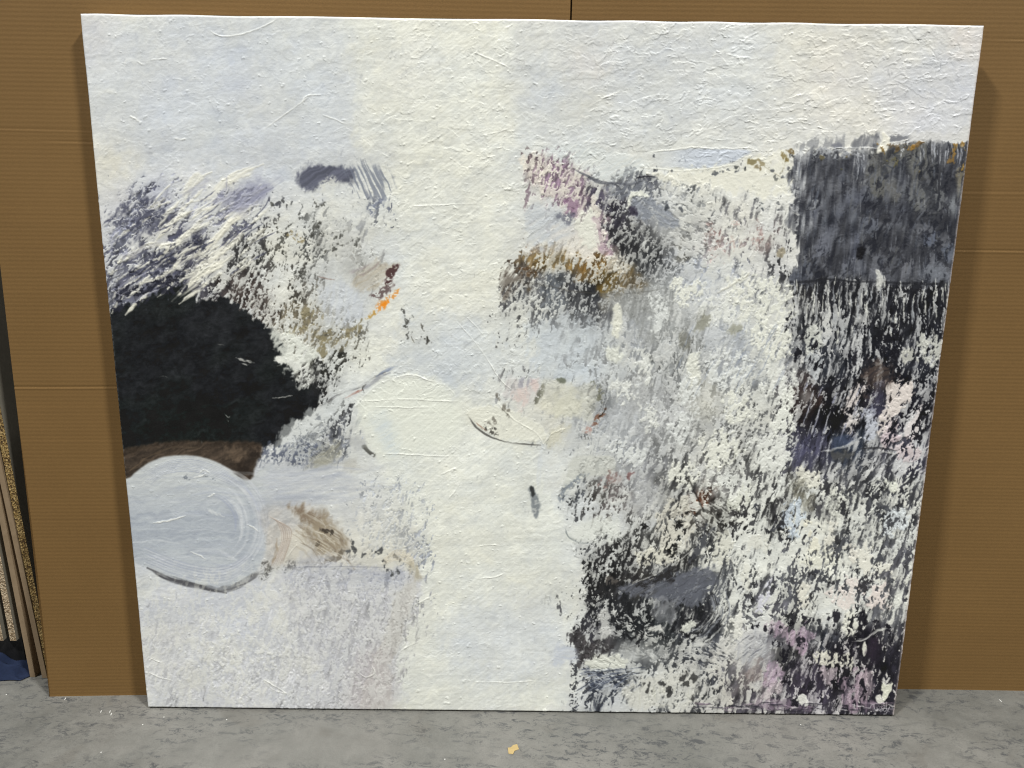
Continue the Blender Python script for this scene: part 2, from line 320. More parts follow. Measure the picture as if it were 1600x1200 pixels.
    pc([(812, 258), (840, 240), (880, 262), (915, 290), (937, 330), (926, 348), (905, 335), (870, 312), (835, 292)], .42)
    pc([(906, 330), (935, 330), (945, 385), (930, 395), (905, 385), (895, 355)], .18)
    pc([(938, 302), (965, 308), (985, 330), (1010, 340), (1040, 360), (1048, 400), (1040, 430), (1000, 440), (975, 420), (945, 385)], .66, 3)
    pc([(800, 412), (830, 388), (870, 385), (920, 405), (960, 430), (1000, 444), (1045, 448), (950, 457), (900, 446), (860, 432), (815, 432)], .60, 3)
    pc([(905, 444), (950, 456), (946, 498), (925, 508), (898, 484)], .66, 4)
    pc([(612, 232), (806, 235), (815, 300), (800, 385), (782, 420), (778, 480), (720, 500), (660, 515), (652, 540), (646, 480), (634, 430), (626, 380), (618, 300)], 0)
    pc([(600, 600), (700, 588), (735, 650), (840, 700), (886, 712), (872, 785), (884, 835), (908, 880), (914, 950), (892, 982), (896, 1010), (888, 1104), (620, 1104), (660, 912), (668, 800), (640, 700)], 0)
    pc([(1040, 236), (1232, 240), (1232, 296), (1180, 304), (1120, 296), (1050, 282)], .05, 4)
    _d = np.exp(-(((XX - 1295) / 50) ** 2 + ((YY - 655) / 55) ** 2)) * .28 + np.exp(-(((XX - 1450) / 30) ** 2 + ((YY - 620) / 110) ** 2)) * .2 + np.exp(-(((XX - 1010) / 110) ** 2 + ((YY - 945) / 40) ** 2)) * .18 + np.exp(-(((XX - 1350) / 60) ** 2 + ((YY - 1025) / 45) ** 2)) * .2
    cov = np.clip(cov + _d, 0, .95)
    def knife(seed, la, lb, ang, w=3.0):
        n = nz(seed, la * .78, lb * .8, ang, 3, .68, w * .8) * .84 + nz(seed + 50, 3.4, 1.9, ang, 2, .7, .8) * .5
        return n / n.std()
    NA = knife(21, 30, 6, 37)
    NV = knife(22, 15, 4.6, 74, 2.5)
    NVs = knife(23, 26, 4.2, 84, 2)
    NF = knife(24, 7, 2.8, 66, 1.0)
    ND = knife(25, 22, 5, 58, 2.2)
    NG = knife(26, 10, 7, 100, 3)
    NR = knife(27, 18, 5, -28, 3)
    NM = knife(28, 11, 4.2, 66, 1.6)
    def dabs(lst):
        m = np.zeros((RH, RW), f32)
        for x, y, rx, ry in lst: m = np.maximum(m, np.exp(-(((XX - x) / rx) ** 2 + ((YY - y) / ry) ** 2) * .9))
        return m
    wA = dabs([(260, 360, 130, 110), (200, 420, 80, 60), (340, 300, 70, 50)]) * 2
    wF = dabs([(390, 420, 40, 90), (1000, 380, 70, 85), (925, 475, 35, 35), (940, 890, 55, 55), (900, 1000, 40, 40), (940, 770, 50, 25), (470, 700, 40, 40), (600, 820, 70, 80), (480, 440, 30, 80), (1150, 660, 50, 40), (820, 450, 40, 30), (900, 460, 50, 40)]) * 2
    wVs = dabs([(1360, 500, 130, 60), (1280, 470, 60, 60), (1000, 520, 60, 60), (1350, 1070, 60, 40), (560, 960, 130, 60), (1040, 560, 60, 50)]) * 1.8
    wD = dabs([(1320, 680, 110, 70), (1420, 690, 50, 80), (1140, 560, 60, 50), (1080, 980, 50, 50), (1200, 1000, 50, 60)]) * 1.8
    wR = dabs([(1060, 360, 50, 50), (1110, 780, 40, 50), (960, 1010, 60, 40), (930, 1050, 50, 30), (1190, 980, 40, 30), (1100, 1020, 40, 25)]) * 1.8
    wM = dabs([(880, 350, 90, 110), (1000, 730, 70, 40), (1100, 760, 60, 60), (1300, 800, 90, 60), (1210, 800, 60, 60), (500, 540, 50, 60)]) * 1.8
    wG = np.full((RH, RW), .25, f32); wV = np.full((RH, RW), .55, f32)
    ws = [(NM, wM), (NA, wA), (NF, wF), (NVs, wVs), (ND, wD), (NR, wR), (NG, wG), (NV, wV)]
    den = np.sqrt(sum(w ** 4 for _, w in ws)); N = sum(n * w ** 2 for n, w in ws) / den
    big = nz(31, 30, 22, 70, 2, .6, 4)
    c = np.clip(cov + covL, 0, 1)
    cc = np.clip(c + .42 * c * (1 - c) * big * (1 - .7 * np.clip(wF, 0, 1)), 0, .97)
    cc = np.where(c < .03, 0, cc)
    u = U(N)
    soft = np.clip(dabs([(1100, 480, 110, 55), (1160, 550, 80, 50), (990, 650, 60, 70), (900, 535, 55, 50), (1000, 500, 45, 55), (600, 830, 80, 80), (470, 1000, 190, 110), (280, 1020, 120, 110), (450, 730, 60, 30), (530, 345, 55, 60), (540, 440, 50, 60), (860, 640, 80, 60), (1180, 1020, 40, 35), (1100, 640, 50, 40), (1010, 780, 40, 40), (1040, 340, 40, 40), (960, 740, 50, 20), (1000, 1020, 50, 20), (860, 360, 40, 30), (1260, 620, 10, 10)]) * 1.15, 0, 1)
    hole = ss(-.015, .04, cc * .92 - u) * (1 - .62 * soft)
    # scraped half-covered zone: white dragged thinly over dark
    drag = U(nz(33, 26, 3.2, 74, 2, .7, 2))
    drag2 = U(nz(34, 8, 5, 60, 3, .7, 2))
    half = ss(-.03, .10, np.clip(cc * 1.45, 0, 1) * .9 - (u * .6 + drag * .4)) * ss(.02, .25, cc)
    mid = dk * .45 + top * .55
    lite = ss(1080, 1130, XX) * ss(700, 760, YY)
    veil = (1 - .6 * lite) * ss(.03, .5, c) * (.15 + (.26 + .45 * soft) * ss(.35, .8, U(nz(36, 22, 10, 66, 3, .6, 3))))
    C[...] += ((dk * .45 + top * .55) - C) * veil[..., None]
    C[...] += (mid * (1 + .10 * (drag - .5)[..., None]) - C) * (half * (.30 + .55 * drag2) * (1 - .35 * soft))[..., None]
    dkv = dk * (1 + .16 * (nz(35, 12, 4, 72, 3, .7, 2)))[..., None]
    C[...] += (np.clip(dkv, 0.03, 1) - C) * hole[..., None]
    thick = ss(.05, .3, cc) * (1 - hole)
    H[...] += thick * .55 + thick * .35 * ss(0, .35, u - cc * .92)
    # knife ridges at rims of the paint
    rim = np.exp(-((cc * .92 - u + .05) / .03) ** 2) * ss(.1, .3, cc)
    H[...] += rim * .25
    C[...] += (np.minimum(top * 1.035, .93) - C) * (rim * .55)[..., None]  # white highlight on the rims, put into the colour

    den_ = sum(w_ for w_, a_ in ((wA, 0), (wF, 0), (wVs, 0), (wD, 0), (wR, 0), (wG, 0), (wV, 0))) + 1e-6
    ang_f = (wA * 37 + wF * 66 + wVs * 86 + wD * 56 + wR * -28 + wG * 80 + wV * 72) / den_
    pr = np.cumsum((ss(.06, .4, c)[::4, ::4] ** .7).ravel()); rk = np.random.default_rng(99)
    for i in range(3600):
        q = int(np.searchsorted(pr, rk.random() * pr[-1])); wq = c[::4, ::4].shape[1]
        yq, xq = (q // wq) * 4, (q % wq) * 4; yq = min(yq + rk.integers(0, 4), RH - 1); xq = min(xq + rk.integers(0, 4), RW - 1)
        a = math.radians(float(ang_f[yq, xq]) + rk.normal(0, 11)); l = rk.uniform(4, 14) * (.6 if wF[yq, xq] > .5 else 1); x, y = xq + RX0, yq + RY0
        dx, dy = math.cos(a) * l / 2, -math.sin(a) * l / 2; wd_ = rk.uniform(1.0, 2.8) * (.6 if wF[yq, xq] > .5 else 1)
        if rk.random() < float(c[yq, xq]) * 1.0: cl = dk[yq, xq] * 255 * rk.uniform(.75, 1.15); h_ = -.2; a_ = .9 - .65 * soft[yq, xq]
        elif rk.random() < .42 - .3 * lite[yq, xq]: cl = (dk[yq, xq] * .35 + top[yq, xq] * .65) * 255; h_ = .2; a_ = .75
        else: cl = np.minimum(top[yq, xq] * 255 * rk.uniform(.95, 1.04), 236); h_ = .7 - .45 * soft[yq, xq]; a_ = .92 - .5 * soft[yq, xq]
        stroke([(x - dx, y - dy), (x + dx * .3 + rk.normal(0, .8), y + dy * .3), (x + dx, y + dy)], wd_, cl, a_, .3, 5000 + i, 1, h_, fine=.25, curve=False)

    # a dry brush pulled through it: parts of the surface are dragged along the strokes
    B1 = np.zeros_like(C); dx_, dy_ = .28, -.96
    for k in range(-5, 6): B1 += np.roll(np.roll(C, int(round(k * 1.3 * dy_)), 0), int(round(k * 1.3 * dx_)), 1)
    B1 /= 11.; dm = U(nz(37, 26, 12, 70, 3, .65, 4))
    B1 = B1 * (1 + .05 * (U(nz(38, 30, 1.6, 74, 2, .6, .6)) - .5))[..., None]
    am = ss(.38, .72, dm) * ss(.02, .15, c) * (.62 + .35 * soft) * (1 - .5 * np.clip(wF, 0, 1))
    C[...] += (B1 - C) * np.clip(am, 0, .92)[..., None]

    # =====================  hand-laid features  ============================
    W, K = (226, 227, 214), (30, 31, 33)
    bristle = U(nz(41, 60, 2.0, 32, 2, .6, 1))
    bristV = U(nz(42, 50, 2.2, 80, 2, .6, 1))
    bristH = U(nz(43, 70, 1.8, 6, 2, .6, 2))
    grit = U(nz(44, 3.4, 2.4, 30, 3, .8, .6))
    clump = U(nz(45, 16, 9, 40, 3, .7, 3))
    def sc(x): return x * .6 + .4
    brk = ss(.22, .34, U(NV)); brk2 = ss(.16, .3, U(ND))

    # -- black mass, left
    blk = [(168, 500), (200, 478), (232, 462), (262, 448), (290, 446), (308, 470), (332, 468), (352, 466), (374, 482), (402, 500), (428, 516), (441, 536), (445, 552), (433, 565),
           (452, 574), (460, 590), (476, 602), (492, 606), (505, 614), (498, 628), (484, 648), (462, 662), (444, 680), (434, 694), (408, 700), (370, 695), (330, 694), (290, 694), (250, 696), (225, 702), (190, 716), (150, 720)]
    s, m = pmask(blk, 2.5, 2.2, 1.6)
    blkc = np.stack([.105 + .012 * mott + .008 * fine, .112 + .012 * mott + .008 * fine, .122 + .013 * mott + .009 * fine], -1)
    cool = ss(-.2, 1.2, nz(46, 60, 40, 30, 2))[..., None]
    blkc = np.clip(blkc + cool * np.array([.006, .012, .004], f32), .05, .3)
    blkc = blkc + (.035 * (U(nz(48, 46, 7, 14, 3, .6, 3)) - .5) + .02 * (U(nz(49, 30, 24, 50, 2)) - .3))[..., None]
    lowdark = ss(610, 640, YY)[..., None] * ss(400, 330, XX)[..., None] * np.array([.03, .025, .03], f32)
    blkc = blkc - lowdark
    hair = ss(.955, 1, U(nz(47, 18, 1.2, 20, 2, .7, 5))) + ss(.96, 1, U(nz(48, 14, 1.2, -30, 2, .7, 5)))
    blkc = blkc + (hair * .018)[..., None]
    C[s] += (blkc[s] - C[s]) * m[..., None]; H[s] *= (1 - m); H[s] += m * (.12 * grit[s])
    # white bits in the black
    for p, w_, a_ in [([(370, 560), (380, 563), (392, 567)], 5, .8), ([(376, 568), (386, 570)], 3, .7), ([(425, 623), (440, 622), (458, 619)], 2.5, .75), ([(349, 645), (356, 652), (361, 650)], 2.5, .5), ([(355, 655), (358, 660)], 2, .4), ([(340, 538), (348, 540)], 2, .3), ([(245, 590), (255, 588), (262, 590)], 1.5, .25)]:
        stroke(p, w_, (190, 190, 184), a_, .7, int(p[0][0]), 1, .2)
    # white strokes driven up-right across the black's upper edge
    cream = (222, 220, 206)
    for i, (p, w_, a_) in enumerate([([(200, 487), (215, 472), (232, 458)], 9, .95), ([(203, 462), (225, 442), (262, 432)], 12, .95), ([(240, 440), (262, 424), (290, 408)], 10, .9), ([(276, 463), (300, 440), (330, 418), (352, 404)], 17, 1), ([(284, 472), (305, 455), (322, 440)], 9, .95),
                                     ([(290, 446), (310, 420), (345, 392), (386, 360)], 16, .95), ([(176, 486), (186, 470), (196, 462)], 7, .9), ([(262, 452), (274, 436), (296, 420)], 8, .85), ([(320, 394), (350, 360), (392, 324)], 16, .9), ([(255, 400), (285, 372), (318, 350)], 15, .9),
                                     ([(248, 372), (264, 350), (300, 330)], 13, .9), ([(300, 410), (330, 380), (360, 350)], 14, .9), ([(190, 405), (225, 388), (268, 380)], 14, .85), ([(345, 345), (372, 326), (396, 320)], 10, .9), ([(330, 300), (360, 280), (400, 262)], 20, .75), ([(285, 310), (298, 285), (320, 272)], 18, .7),
                                     ([(178, 470), (182, 455), (200, 450)], 6, .6), ([(300, 345), (316, 328), (340, 318)], 7, .85), ([(268, 426), (290, 398), (312, 385)], 8, .85)]):
        stroke(p, w_, cream, a_, .32, 300 + i, 1, .55)
    rf = np.random.default_rng(321)
    for i in range(120):
        x = rf.uniform(160, 400); y = rf.uniform(285, 470)
        if y > 500 - (x - 165) * .35 or y < 330 - (x - 150) * .22 + 10: continue
        l = rf.uniform(16, 52); a = math.radians(rf.normal(37, 7)); dx, dy = math.cos(a) * l, -math.sin(a) * l
        dark = i % 5 in (1, 3)
        stroke([(x, y), (x + dx * .5 + rf.normal(0, 1.5), y + dy * .5), (x + dx, y + dy)], rf.uniform(2, 4.5) if dark else rf.uniform(3, 9), (72, 74, 94) if dark else (220, 219, 207), .8 if dark else .85, .4, 6000 + i, 1, -.2 if dark else .6, fine=.5)
    # lavender brushing in the fan
    for i, (p, w_, a_) in enumerate([([(170, 400), (230, 388), (300, 352), (360, 330)], 12, .35), ([(180, 452), (220, 430), (262, 420)], 10, .5), ([(290, 300), (310, 290), (330, 280)], 16, .4), ([(360, 330), (390, 310), (425, 290)], 26, .55), ([(330, 315), (350, 300), (352, 285)], 14, .5), ([(172, 400), (176, 372), (190, 350)], 7, .5), ([(190, 408), (198, 390)], 7, .5)]):
        stroke(p, w_, (140, 142, 162), a_, .6, 330 + i, 1)
    # dark-blue nest at the upper left edge
    patch([(215, 300), (235, 318), (250, 340), (238, 362), (215, 368), (190, 352), (172, 350), (196, 330), (205, 315)], (60, 62, 80), .8, 10, 5, 3, tex=ss(.45, .62, U(NA)))
    patch([(240, 400), (270, 388), (300, 372), (318, 380), (300, 402), (262, 418), (235, 432), (200, 440), (190, 430), (215, 412)], (52, 54, 70), .9, 6, 5, 3, tex=ss(.35, .5, U(NA)))
    patch([(176, 452), (200, 448), (230, 440), (262, 430), (290, 432), (270, 450), (236, 462), (205, 478), (186, 490), (174, 480)], (40, 41, 52), .95, 4, 4, 3, tex=ss(.3, .42, U(NA)))
    for i, (p, w_) in enumerate([([(178, 452), (188, 462), (204, 468)], 1.6), ([(182, 470), (196, 458), (212, 455)], 1.6), ([(186, 448), (186, 470)], 1.4), ([(205, 476), (230, 460), (250, 452)], 3)]):
        stroke(p, w_, (190, 190, 200), .7, .4, 350 + i, 1, .3)
    # dark patch top centre-left with combed edge
    s, m = pmask([(464, 276), (470, 264), (488, 257), (520, 258), (548, 263), (556, 275), (548, 290), (525, 287), (500, 292), (484, 298), (470, 290)], 5, 2, 1.5)
    pc = np.stack([.30 + .20 * (bristle - .5), .31 + .20 * (bristle - .5), .37 + .20 * (bristle - .5)], -1)
    C[s] += (pc[s] - C[s]) * (m * (.80 + .2 * bristle[s]))[..., None]
    patch([(535, 262), (570, 258), (604, 262), (612, 290), (600, 312), (570, 310), (545, 296)], (112, 118, 132), .75, 9, 3, 2, tex=ss(.40, .75, U(nz(51, 34, 1.8, -66, 2, .6, .5))))
    patch([(502, 284), (520, 276), (530, 284), (520, 296), (500, 302), (490, 296)], (205, 206, 200), .8, 4, 2, 1, tex=ss(.3, .5, grit))
    patch([(584, 318), (592, 308), (600, 316), (592, 330), (578, 334)], (112, 118, 136), .8, 4, 2, 1.5, tex=ss(.4, .6, grit))
    patch([(340, 315), (372, 292), (412, 283), (420, 300), (398, 322), (372, 330)], (138, 140, 160), .65, 12, 3, 2)
    # brown/plum diamond and the orange slash
    patch([(555, 428), (585, 410), (606, 410), (620, 416), (606, 440), (594, 446), (575, 452), (548, 450)], (172, 162, 142), .75, 5, 2, 1.5, tex=sc(bristle))
    patch([(548, 424), (580, 412), (600, 412), (590, 418), (562, 430)], (140, 128, 132), .5, 3, 1.5, 1, tex=ss(.3, .6, bristle))
    patch([(604, 424), (612, 416), (622, 416), (618, 432), (611, 444), (600, 440)], (74, 52, 52), .95, 2.2, 1.5, 1, tex=ss(.08, .3, grit))
    patch([(590, 452), (602, 444), (612, 446), (604, 458), (592, 466), (578, 462)], (84, 66, 66), .8, 3, 1.6, 1.2, tex=ss(.2, .5, grit))
    patch([(575, 498), (584, 482), (596, 470), (608, 460), (624, 454), (616, 464), (604, 476), (594, 486), (584, 492)], (214, 150, 80), .9, 1.8, 1.2, 1.2, tex=ss(.3, .55, grit))
    patch([(592, 482), (600, 470), (608, 468), (604, 478), (596, 486)], (230, 138, 40), .95, 1.5, 1, 1, tex=ss(.15, .4, grit))
    patch([(572, 500), (580, 488), (588, 484), (582, 496)], (180, 142, 64), .8, 1.5, 1, 1, tex=ss(.2, .5, grit))
    stroke([(496, 434), (510, 437), (522, 438)], 2.2, (120, 92, 82), .7, .4, 5)
    patch([(505, 450), (540, 446), (580, 470), (575, 495), (545, 505), (515, 500), (500, 475)], (192, 197, 204), .7, 8, 3, 1.5, tex=sc(bristV))
    patch([(515, 340), (545, 345), (550, 390), (580, 395), (550, 420), (520, 425), (505, 400)], (182, 184, 182), .5, 10, 4, 2, tex=sc(bristV))
    # drips of dark at (430..445,365..400) and specks down (480..510)
    for x, y, r, h_ in [(437, 382, 5, 16), (441, 392, 3, 9), (494, 352, 6, 7), (503, 368, 3, 9), (500, 384, 5, 8), (487, 372, 3, 4), (424, 320, 4, 9), (486, 410, 6, 5), (476, 430, 6, 10), (462, 427, 4, 7), (530, 370, 3, 5), (528, 385, 3, 9), (552, 374, 4, 4), (500, 320, 8, 2), (636, 500, 3, 14), (637, 520, 5, 8), (545, 352, 2, 6), (540, 350, 2, 5)]:
        patch([(x - r, y), (x, y - h_), (x + r * .8, y), (x + r * .2, y + h_)], (66, 66, 62), .8, 2, 3, 3, tex=ss(.25, .55, grit))
    patch([(466, 372), (462, 366), (458, 360), (449, 363), (446, 369), (455, 371), (462, 375), (473, 380), (476, 374)], (140, 128, 96), .8, 1.5, 1.5, 1, tex=ss(.2, .5, grit))
    for q in [[(462, 492), (478, 478), (486, 492), (474, 505), (462, 512), (458, 520), (466, 524), (482, 512), (490, 500)], [(488, 520), (515, 515), (535, 514), (520, 526), (500, 538), (492, 530)], [(498, 545), (506, 540), (514, 556), (504, 562)], [(532, 516), (560, 510), (570, 504), (560, 522), (540, 524)]]:
        patch(q, (134, 126, 100), .9, 2, 3, 2, tex=ss(.25, .45, clump))
    patch([(478, 560), (500, 556), (515, 562), (512, 580), (490, 570)], (40, 40, 40), .85, 3, 3, 3, tex=ss(.5, .65, clump))
    # white wedge and frill right of the black mass
    patch([(420, 520), (445, 516), (480, 540), (500, 555), (470, 570), (450, 582), (432, 566), (441, 552)], (220, 223, 214), .85, 5, 3, 2.5, tex=ss(.02, .25, clump), h=.3)
    patch([(488, 592), (508, 596), (504, 616), (494, 626), (486, 610)], (34, 35, 36), .9, 4, 3, 3, tex=ss(.35, .55, U(NF)))
    patch([(446, 560), (470, 568), (486, 590), (478, 604), (462, 598), (458, 582), (440, 574)], (208, 210, 204), .75, 4, 3, 3, tex=ss(.3, .6, clump), h=.3)
    for i in range(22):
        t = i / 21; bx = 388 + 60 * t + rng.normal(0, 2); by = 472 + 66 * t + rng.normal(0, 2)
        stroke([(bx + rng.uniform(2, 8), by - rng.uniform(3, 9)), (bx - rng.uniform(-2, 4), by + rng.uniform(1, 7))], rng.uniform(2, 4), (204, 204, 196), .8, .3, 400 + i, 1, .3)
    # dark diagonal line from black to centre with rust
    stroke([(500, 632), (530, 616), (556, 607), (575, 596), (600, 582), (612, 573)], 5, (70, 68, 70), .85, .8, 6)
    stroke([(565, 610), (585, 596), (604, 585)], 9, (128, 130, 140), .65, .5, 7)
    stroke([(592, 586), (606, 576), (616, 572)], 8, (132, 144, 170), .7, .5, 8)
    stroke([(545, 620), (556, 614), (564, 610)], 5, (138, 76, 62), .8, .5, 9)
    stroke([(572, 600), (566, 606), (568, 612)], 3, (44, 42, 42), .8, .2, 10)
    stroke([(555, 668), (562, 655), (568, 645)], 7, (150, 156, 160), .5, .5, 11)
    # grey triangle under the diagonal, mossy wedge, small black tick
    patch([(434, 696), (446, 664), (480, 645), (520, 622), (556, 612), (540, 636), (520, 655), (505, 668), (500, 700), (470, 722), (440, 710)], (206, 210, 208), .55, 5, 3, 2)
    patch([(452, 672), (478, 655), (505, 650), (500, 670), (480, 684), (460, 690)], (134, 138, 142), .85, 3, 4, 3, tex=ss(.42, .55, clump))
    patch([(405, 722), (412, 700), (440, 698), (500, 688), (498, 706), (480, 728), (440, 722)], (84, 90, 106), .85, 6, 3, 3, tex=ss(.32, .6, U(NF)))
    for i in range(14):
        x = rng.uniform(455, 500); y = rng.uniform(680, 715)
        stroke([(x, y), (x + rng.uniform(14, 26), y + rng.uniform(9, 16))], 1.3, (205, 208, 206), .6, .2, 450 + i, 1, .2)
    patch([(484, 722), (500, 700), (520, 692), (532, 700), (520, 722), (500, 738), (484, 738)], (158, 156, 138), .75, 8, 3, 1.5, tex=sc(bristle))
    patch([(536, 722), (555, 720), (552, 740), (535, 738)], (176, 175, 168), .6, 5, 2, 1.5)
    patch([(565, 698), (570, 696), (577, 704), (584, 710), (580, 714), (572, 707)], (72, 72, 68), .9, 1.3, .6, .8, tex=ss(.05, .2, grit))
    patch([(538, 683), (556, 686), (570, 694), (560, 700), (545, 694)], (176, 178, 178), .6, 5, 2, 1.5)
    # brown belt under the black
    s, m = pmask([(178, 712), (225, 695), (262, 689), (310, 689), (352, 689), (394, 689), (410, 700), (400, 724), (392, 750), (376, 760), (360, 745), (340, 736), (318, 726), (285, 722), (255, 728), (228, 740), (202, 762), (184, 768)], 3.5, .8, .6)
    bc = np.array([66, 56, 47], f32) / 255 * (1 + .45 * (U(nz(52, 40, 4, 25, 3, .6, 2)) - .5)[..., None] + .2 * (grit - .5)[..., None])
    C[s] += (bc[s] - C[s]) * (m * .97)[..., None]; H[s] *= 1 - m
    patch([(352, 700), (372, 698), (382, 712), (372, 722), (358, 714)], (124, 106, 88), .7, 5, 3, 2, tex=sc(clump))
    patch([(376, 720), (392, 706), (404, 704), (396, 724), (392, 746), (380, 746), (366, 732)], (40, 34, 30), .85, 4, 3, 2, tex=sc(clump))
    stroke([(200, 738), (225, 716), (252, 706)], 3, (128, 108, 84), .4, .6, 12)
    stroke([(230, 712), (270, 700), (320, 700)], 3, (116, 100, 80), .35, .6, 13)
    # blue-white lobe
    s, m = pmask([(184, 760), (202, 746), (226, 726), (255, 714), (290, 711), (322, 716), (350, 728), (372, 744), (390, 750), (404, 735), (430, 722), (480, 730), (520, 740), (560, 742), (540, 765), (500, 780), (470, 785), (430, 800), (418, 830), (415, 860), (400, 890), (375, 912), (352, 922), (318, 918), (280, 906), (240, 890), (196, 864)], 2, .35, .2)
    arcs = np.hypot((XX - 300) * .8, YY - 815)
    rr = U(nz(53, 60, 2.2, 4, 2, .6, 2))
    la = np.stack([.715 + .05 * (rr - .5) + .010 * mott, .736 + .048 * (rr - .5) + .010 * mott, .755 + .038 * (rr - .5) + .008 * mott], -1)
    la = la - (ss(770, 815, YY) * ss(905, 850, YY) * ss(440, 380, XX))[..., None] * np.array([.050, .046, .034], f32)
    la = la + ss(790, 740, YY)[..., None] * np.array([.03, .025, .01], f32)
    keep = ss(430, 400, XX[s]) * .92 + .25
    C[s] += (la[s] - C[s]) * (m * np.clip(keep, 0, 1))[..., None]; H[s] *= 1 - m
    rs = np.random.default_rng(77)
    for i in range(26):      # concentric combed arcs at the right end of the lobe
        r = rs.uniform(.45, 1.0); a0 = rs.uniform(-80, -30); a1 = a0 + rs.uniform(40, 110); pts = []
        for k in range(7):
            a = math.radians(a0 + (a1 - a0) * k / 6); pts.append((318 + 100 * r * math.cos(a), 820 + 96 * r * math.sin(a)))
        col = (210, 213, 216) if i % 3 else (158, 165, 184)
        stroke(pts, rs.uniform(3, 9), col, rs.uniform(.2, .55), .6, 500 + i, 1, .12, fine=.2)
    for i in range(60):
        x = rs.uniform(195, 330); y = rs.uniform(735, 900); l = rs.uniform(40, 110); 
        col = [(206, 210, 212), (172, 178, 190), (196, 202, 208)][i % 3]
        e_ = 12 * math.sin((x - 200) / 90.)
        if y > 870 + (x - 200) * .25: continue
        stroke([(x, y + 3), (x + l / 2, y - e_ * .2), (x + l, y + 5)], rs.uniform(3, 9), col, rs.uniform(.15, .5), .65, 560 + i, 1, .08, fine=.4)
    for i in range(16):      # outer rim arcs on the lobe's top
        k = i * 1.3
        stroke([(215 + k, 745 + k * .6), (255, 722 + k), (300, 717 + k), (345, 731 + k), (374, 752 + k * .6)], 1.6, [(212, 216, 220), (140, 148, 172)][i % 2], .45, .5, 640 + i, 1, .06, fine=.15)
    for i in range(12):
        k = i * 2.2
        stroke([(226, 880 - k), (270, 898 - k), (320, 910 - k), (360, 906 - k), (392, 884 - k)], 4, [(206, 209, 214), (158, 164, 180)][i % 2], .5, .6, 660 + i, 1, .06, fine=.2)
    stroke([(236, 891), (262, 903), (300, 914), (345, 924)], 12, (74, 74, 78), .92, .3, 14, 1, fine=.2)
    stroke([(335, 922), (360, 918), (388, 905), (404, 894)], 13, (96, 96, 98), .8, .4, 15, 1, fine=.2)
    stroke([(392, 900), (408, 896), (425, 891)], 5, (120, 120, 118), .6, .5, 16, 1)
    patch([(410, 880), (420, 880), (426, 888), (418, 893), (408, 890)], (60, 60, 58), .85, 2, 2, 2, tex=ss(.3, .5, grit))
    for q in [[(284, 746), (296, 744), (308, 748), (300, 751), (288, 751)], [(318, 740), (330, 744), (334, 748), (322, 748)]]:
        patch(q, (100, 106, 116), .7, 1.5, 1.5, 2, tex=ss(.4, .6, grit))
    for i, p in enumerate([[(310, 738), (316, 733), (324, 737)], [(324, 776), (334, 772)], [(238, 816), (262, 812), (290, 806)], [(298, 860), (310, 866), (318, 872)], [(388, 820), (396, 824), (402, 830)], [(300, 745), (312, 744), (318, 741)]]):
        stroke(p, 3, (226, 227, 222), .85, .2, 680 + i, 1, .6)
    stroke([(322, 795), (335, 800), (345, 804)], 8, (222, 224, 220), .5, .5, 690, 1, .2)
    stroke([(345, 862), (352, 866), (366, 872)], 7, (214, 217, 220), .5, .5, 691, 1, .2)
    for i in range(70):
        x = rs.uniform(385, 500); y = rs.uniform(735, 790); l = rs.uniform(40, 120)
        stroke([(x, y), (x + l * .5, y - 5 + rs.normal(0, 3)), (x + l, y - rs.uniform(0, 26))], rs.uniform(4, 12), [(178, 183, 192), (192, 196, 202), (162, 167, 177), (206, 208, 207)][i % 4], rs.uniform(.2, .5), .55, 2200 + i, 1, .06, fine=.4)
    s, m = pmask([(404, 800), (440, 786), (486, 790), (520, 812), (545, 850), (540, 876), (480, 886), (440, 884), (410, 890), (418, 850)], 7, 2, 1)
    tb = np.array([172, 166, 158], f32) / 255 * (1 + .16 * (bristle - .5)[..., None]) * (1 + .08 * mott[..., None])
    C[s] += (tb[s] - C[s]) * (m * .5 * (.5 + .5 * clump[s]))[..., None]
    patch([(440, 838), (470, 826), (482, 862), (462, 880), (436, 880)], (208, 204, 190), .6, 8, 3, 2, h=.2)
    # dirty brown fans
    for i in range(16):
        k = i * 2.1
        stroke([(420 + k * .3, 806 + k * .2), (432 + k * .6, 815 + k * .3), (440 + k * .45, 838), (434 + k * .4, 862), (424 + k * .5, 882)], 2.6, [(160, 142, 128), (214, 209, 202), (178, 168, 160)][i % 3], .5, .5, 700 + i, 1, .1, fine=.3)
    stroke([(424, 880), (430, 862), (431, 845)], 7, (150, 132, 110), .6, .5, 17)
    patch([(452, 796), (480, 796), (505, 806), (524, 826), (538, 846), (534, 862), (520, 868), (500, 866), (484, 850), (478, 820), (462, 804)], (152, 140, 120), .95, 9, 2.5, 2, tex=ss(.05, .5, grit) * .3 + .7)
    patch([(450, 792), (478, 796), (500, 806), (485, 816), (466, 808)], (122, 106, 92), .75, 7, 2, 1.5, tex=sc(grit))
    for i in range(46):
        t = rs.uniform(0, 1); x = 452 + 78 * t; y = 792 + 40 * t * t + rs.uniform(0, 60) * (1 - .3 * t); l = rs.uniform(14, 34)
        stroke([(x, y), (x + l * .6, y + l * .35), (x + l, y + l * .9)], rs.uniform(2, 6), [(150, 138, 120), (176, 168, 152), (126, 114, 100), (204, 200, 188)][i % 4], .5, .55, 2300 + i, 1, .1, fine=.4)
    patch([(502, 830), (512, 828), (524, 834), (516, 836)], (60, 54, 48), .85, 1.5, 1.5, 1.5)
    for q in [[(488, 850), (498, 848), (500, 853), (490, 854)], [(520, 862), (530, 862), (534, 866), (524, 866)], [(506, 874), (526, 872), (530, 876), (515, 878)]]:
        patch(q, (92, 84, 72), .7, 1.5, 1.5, 2)
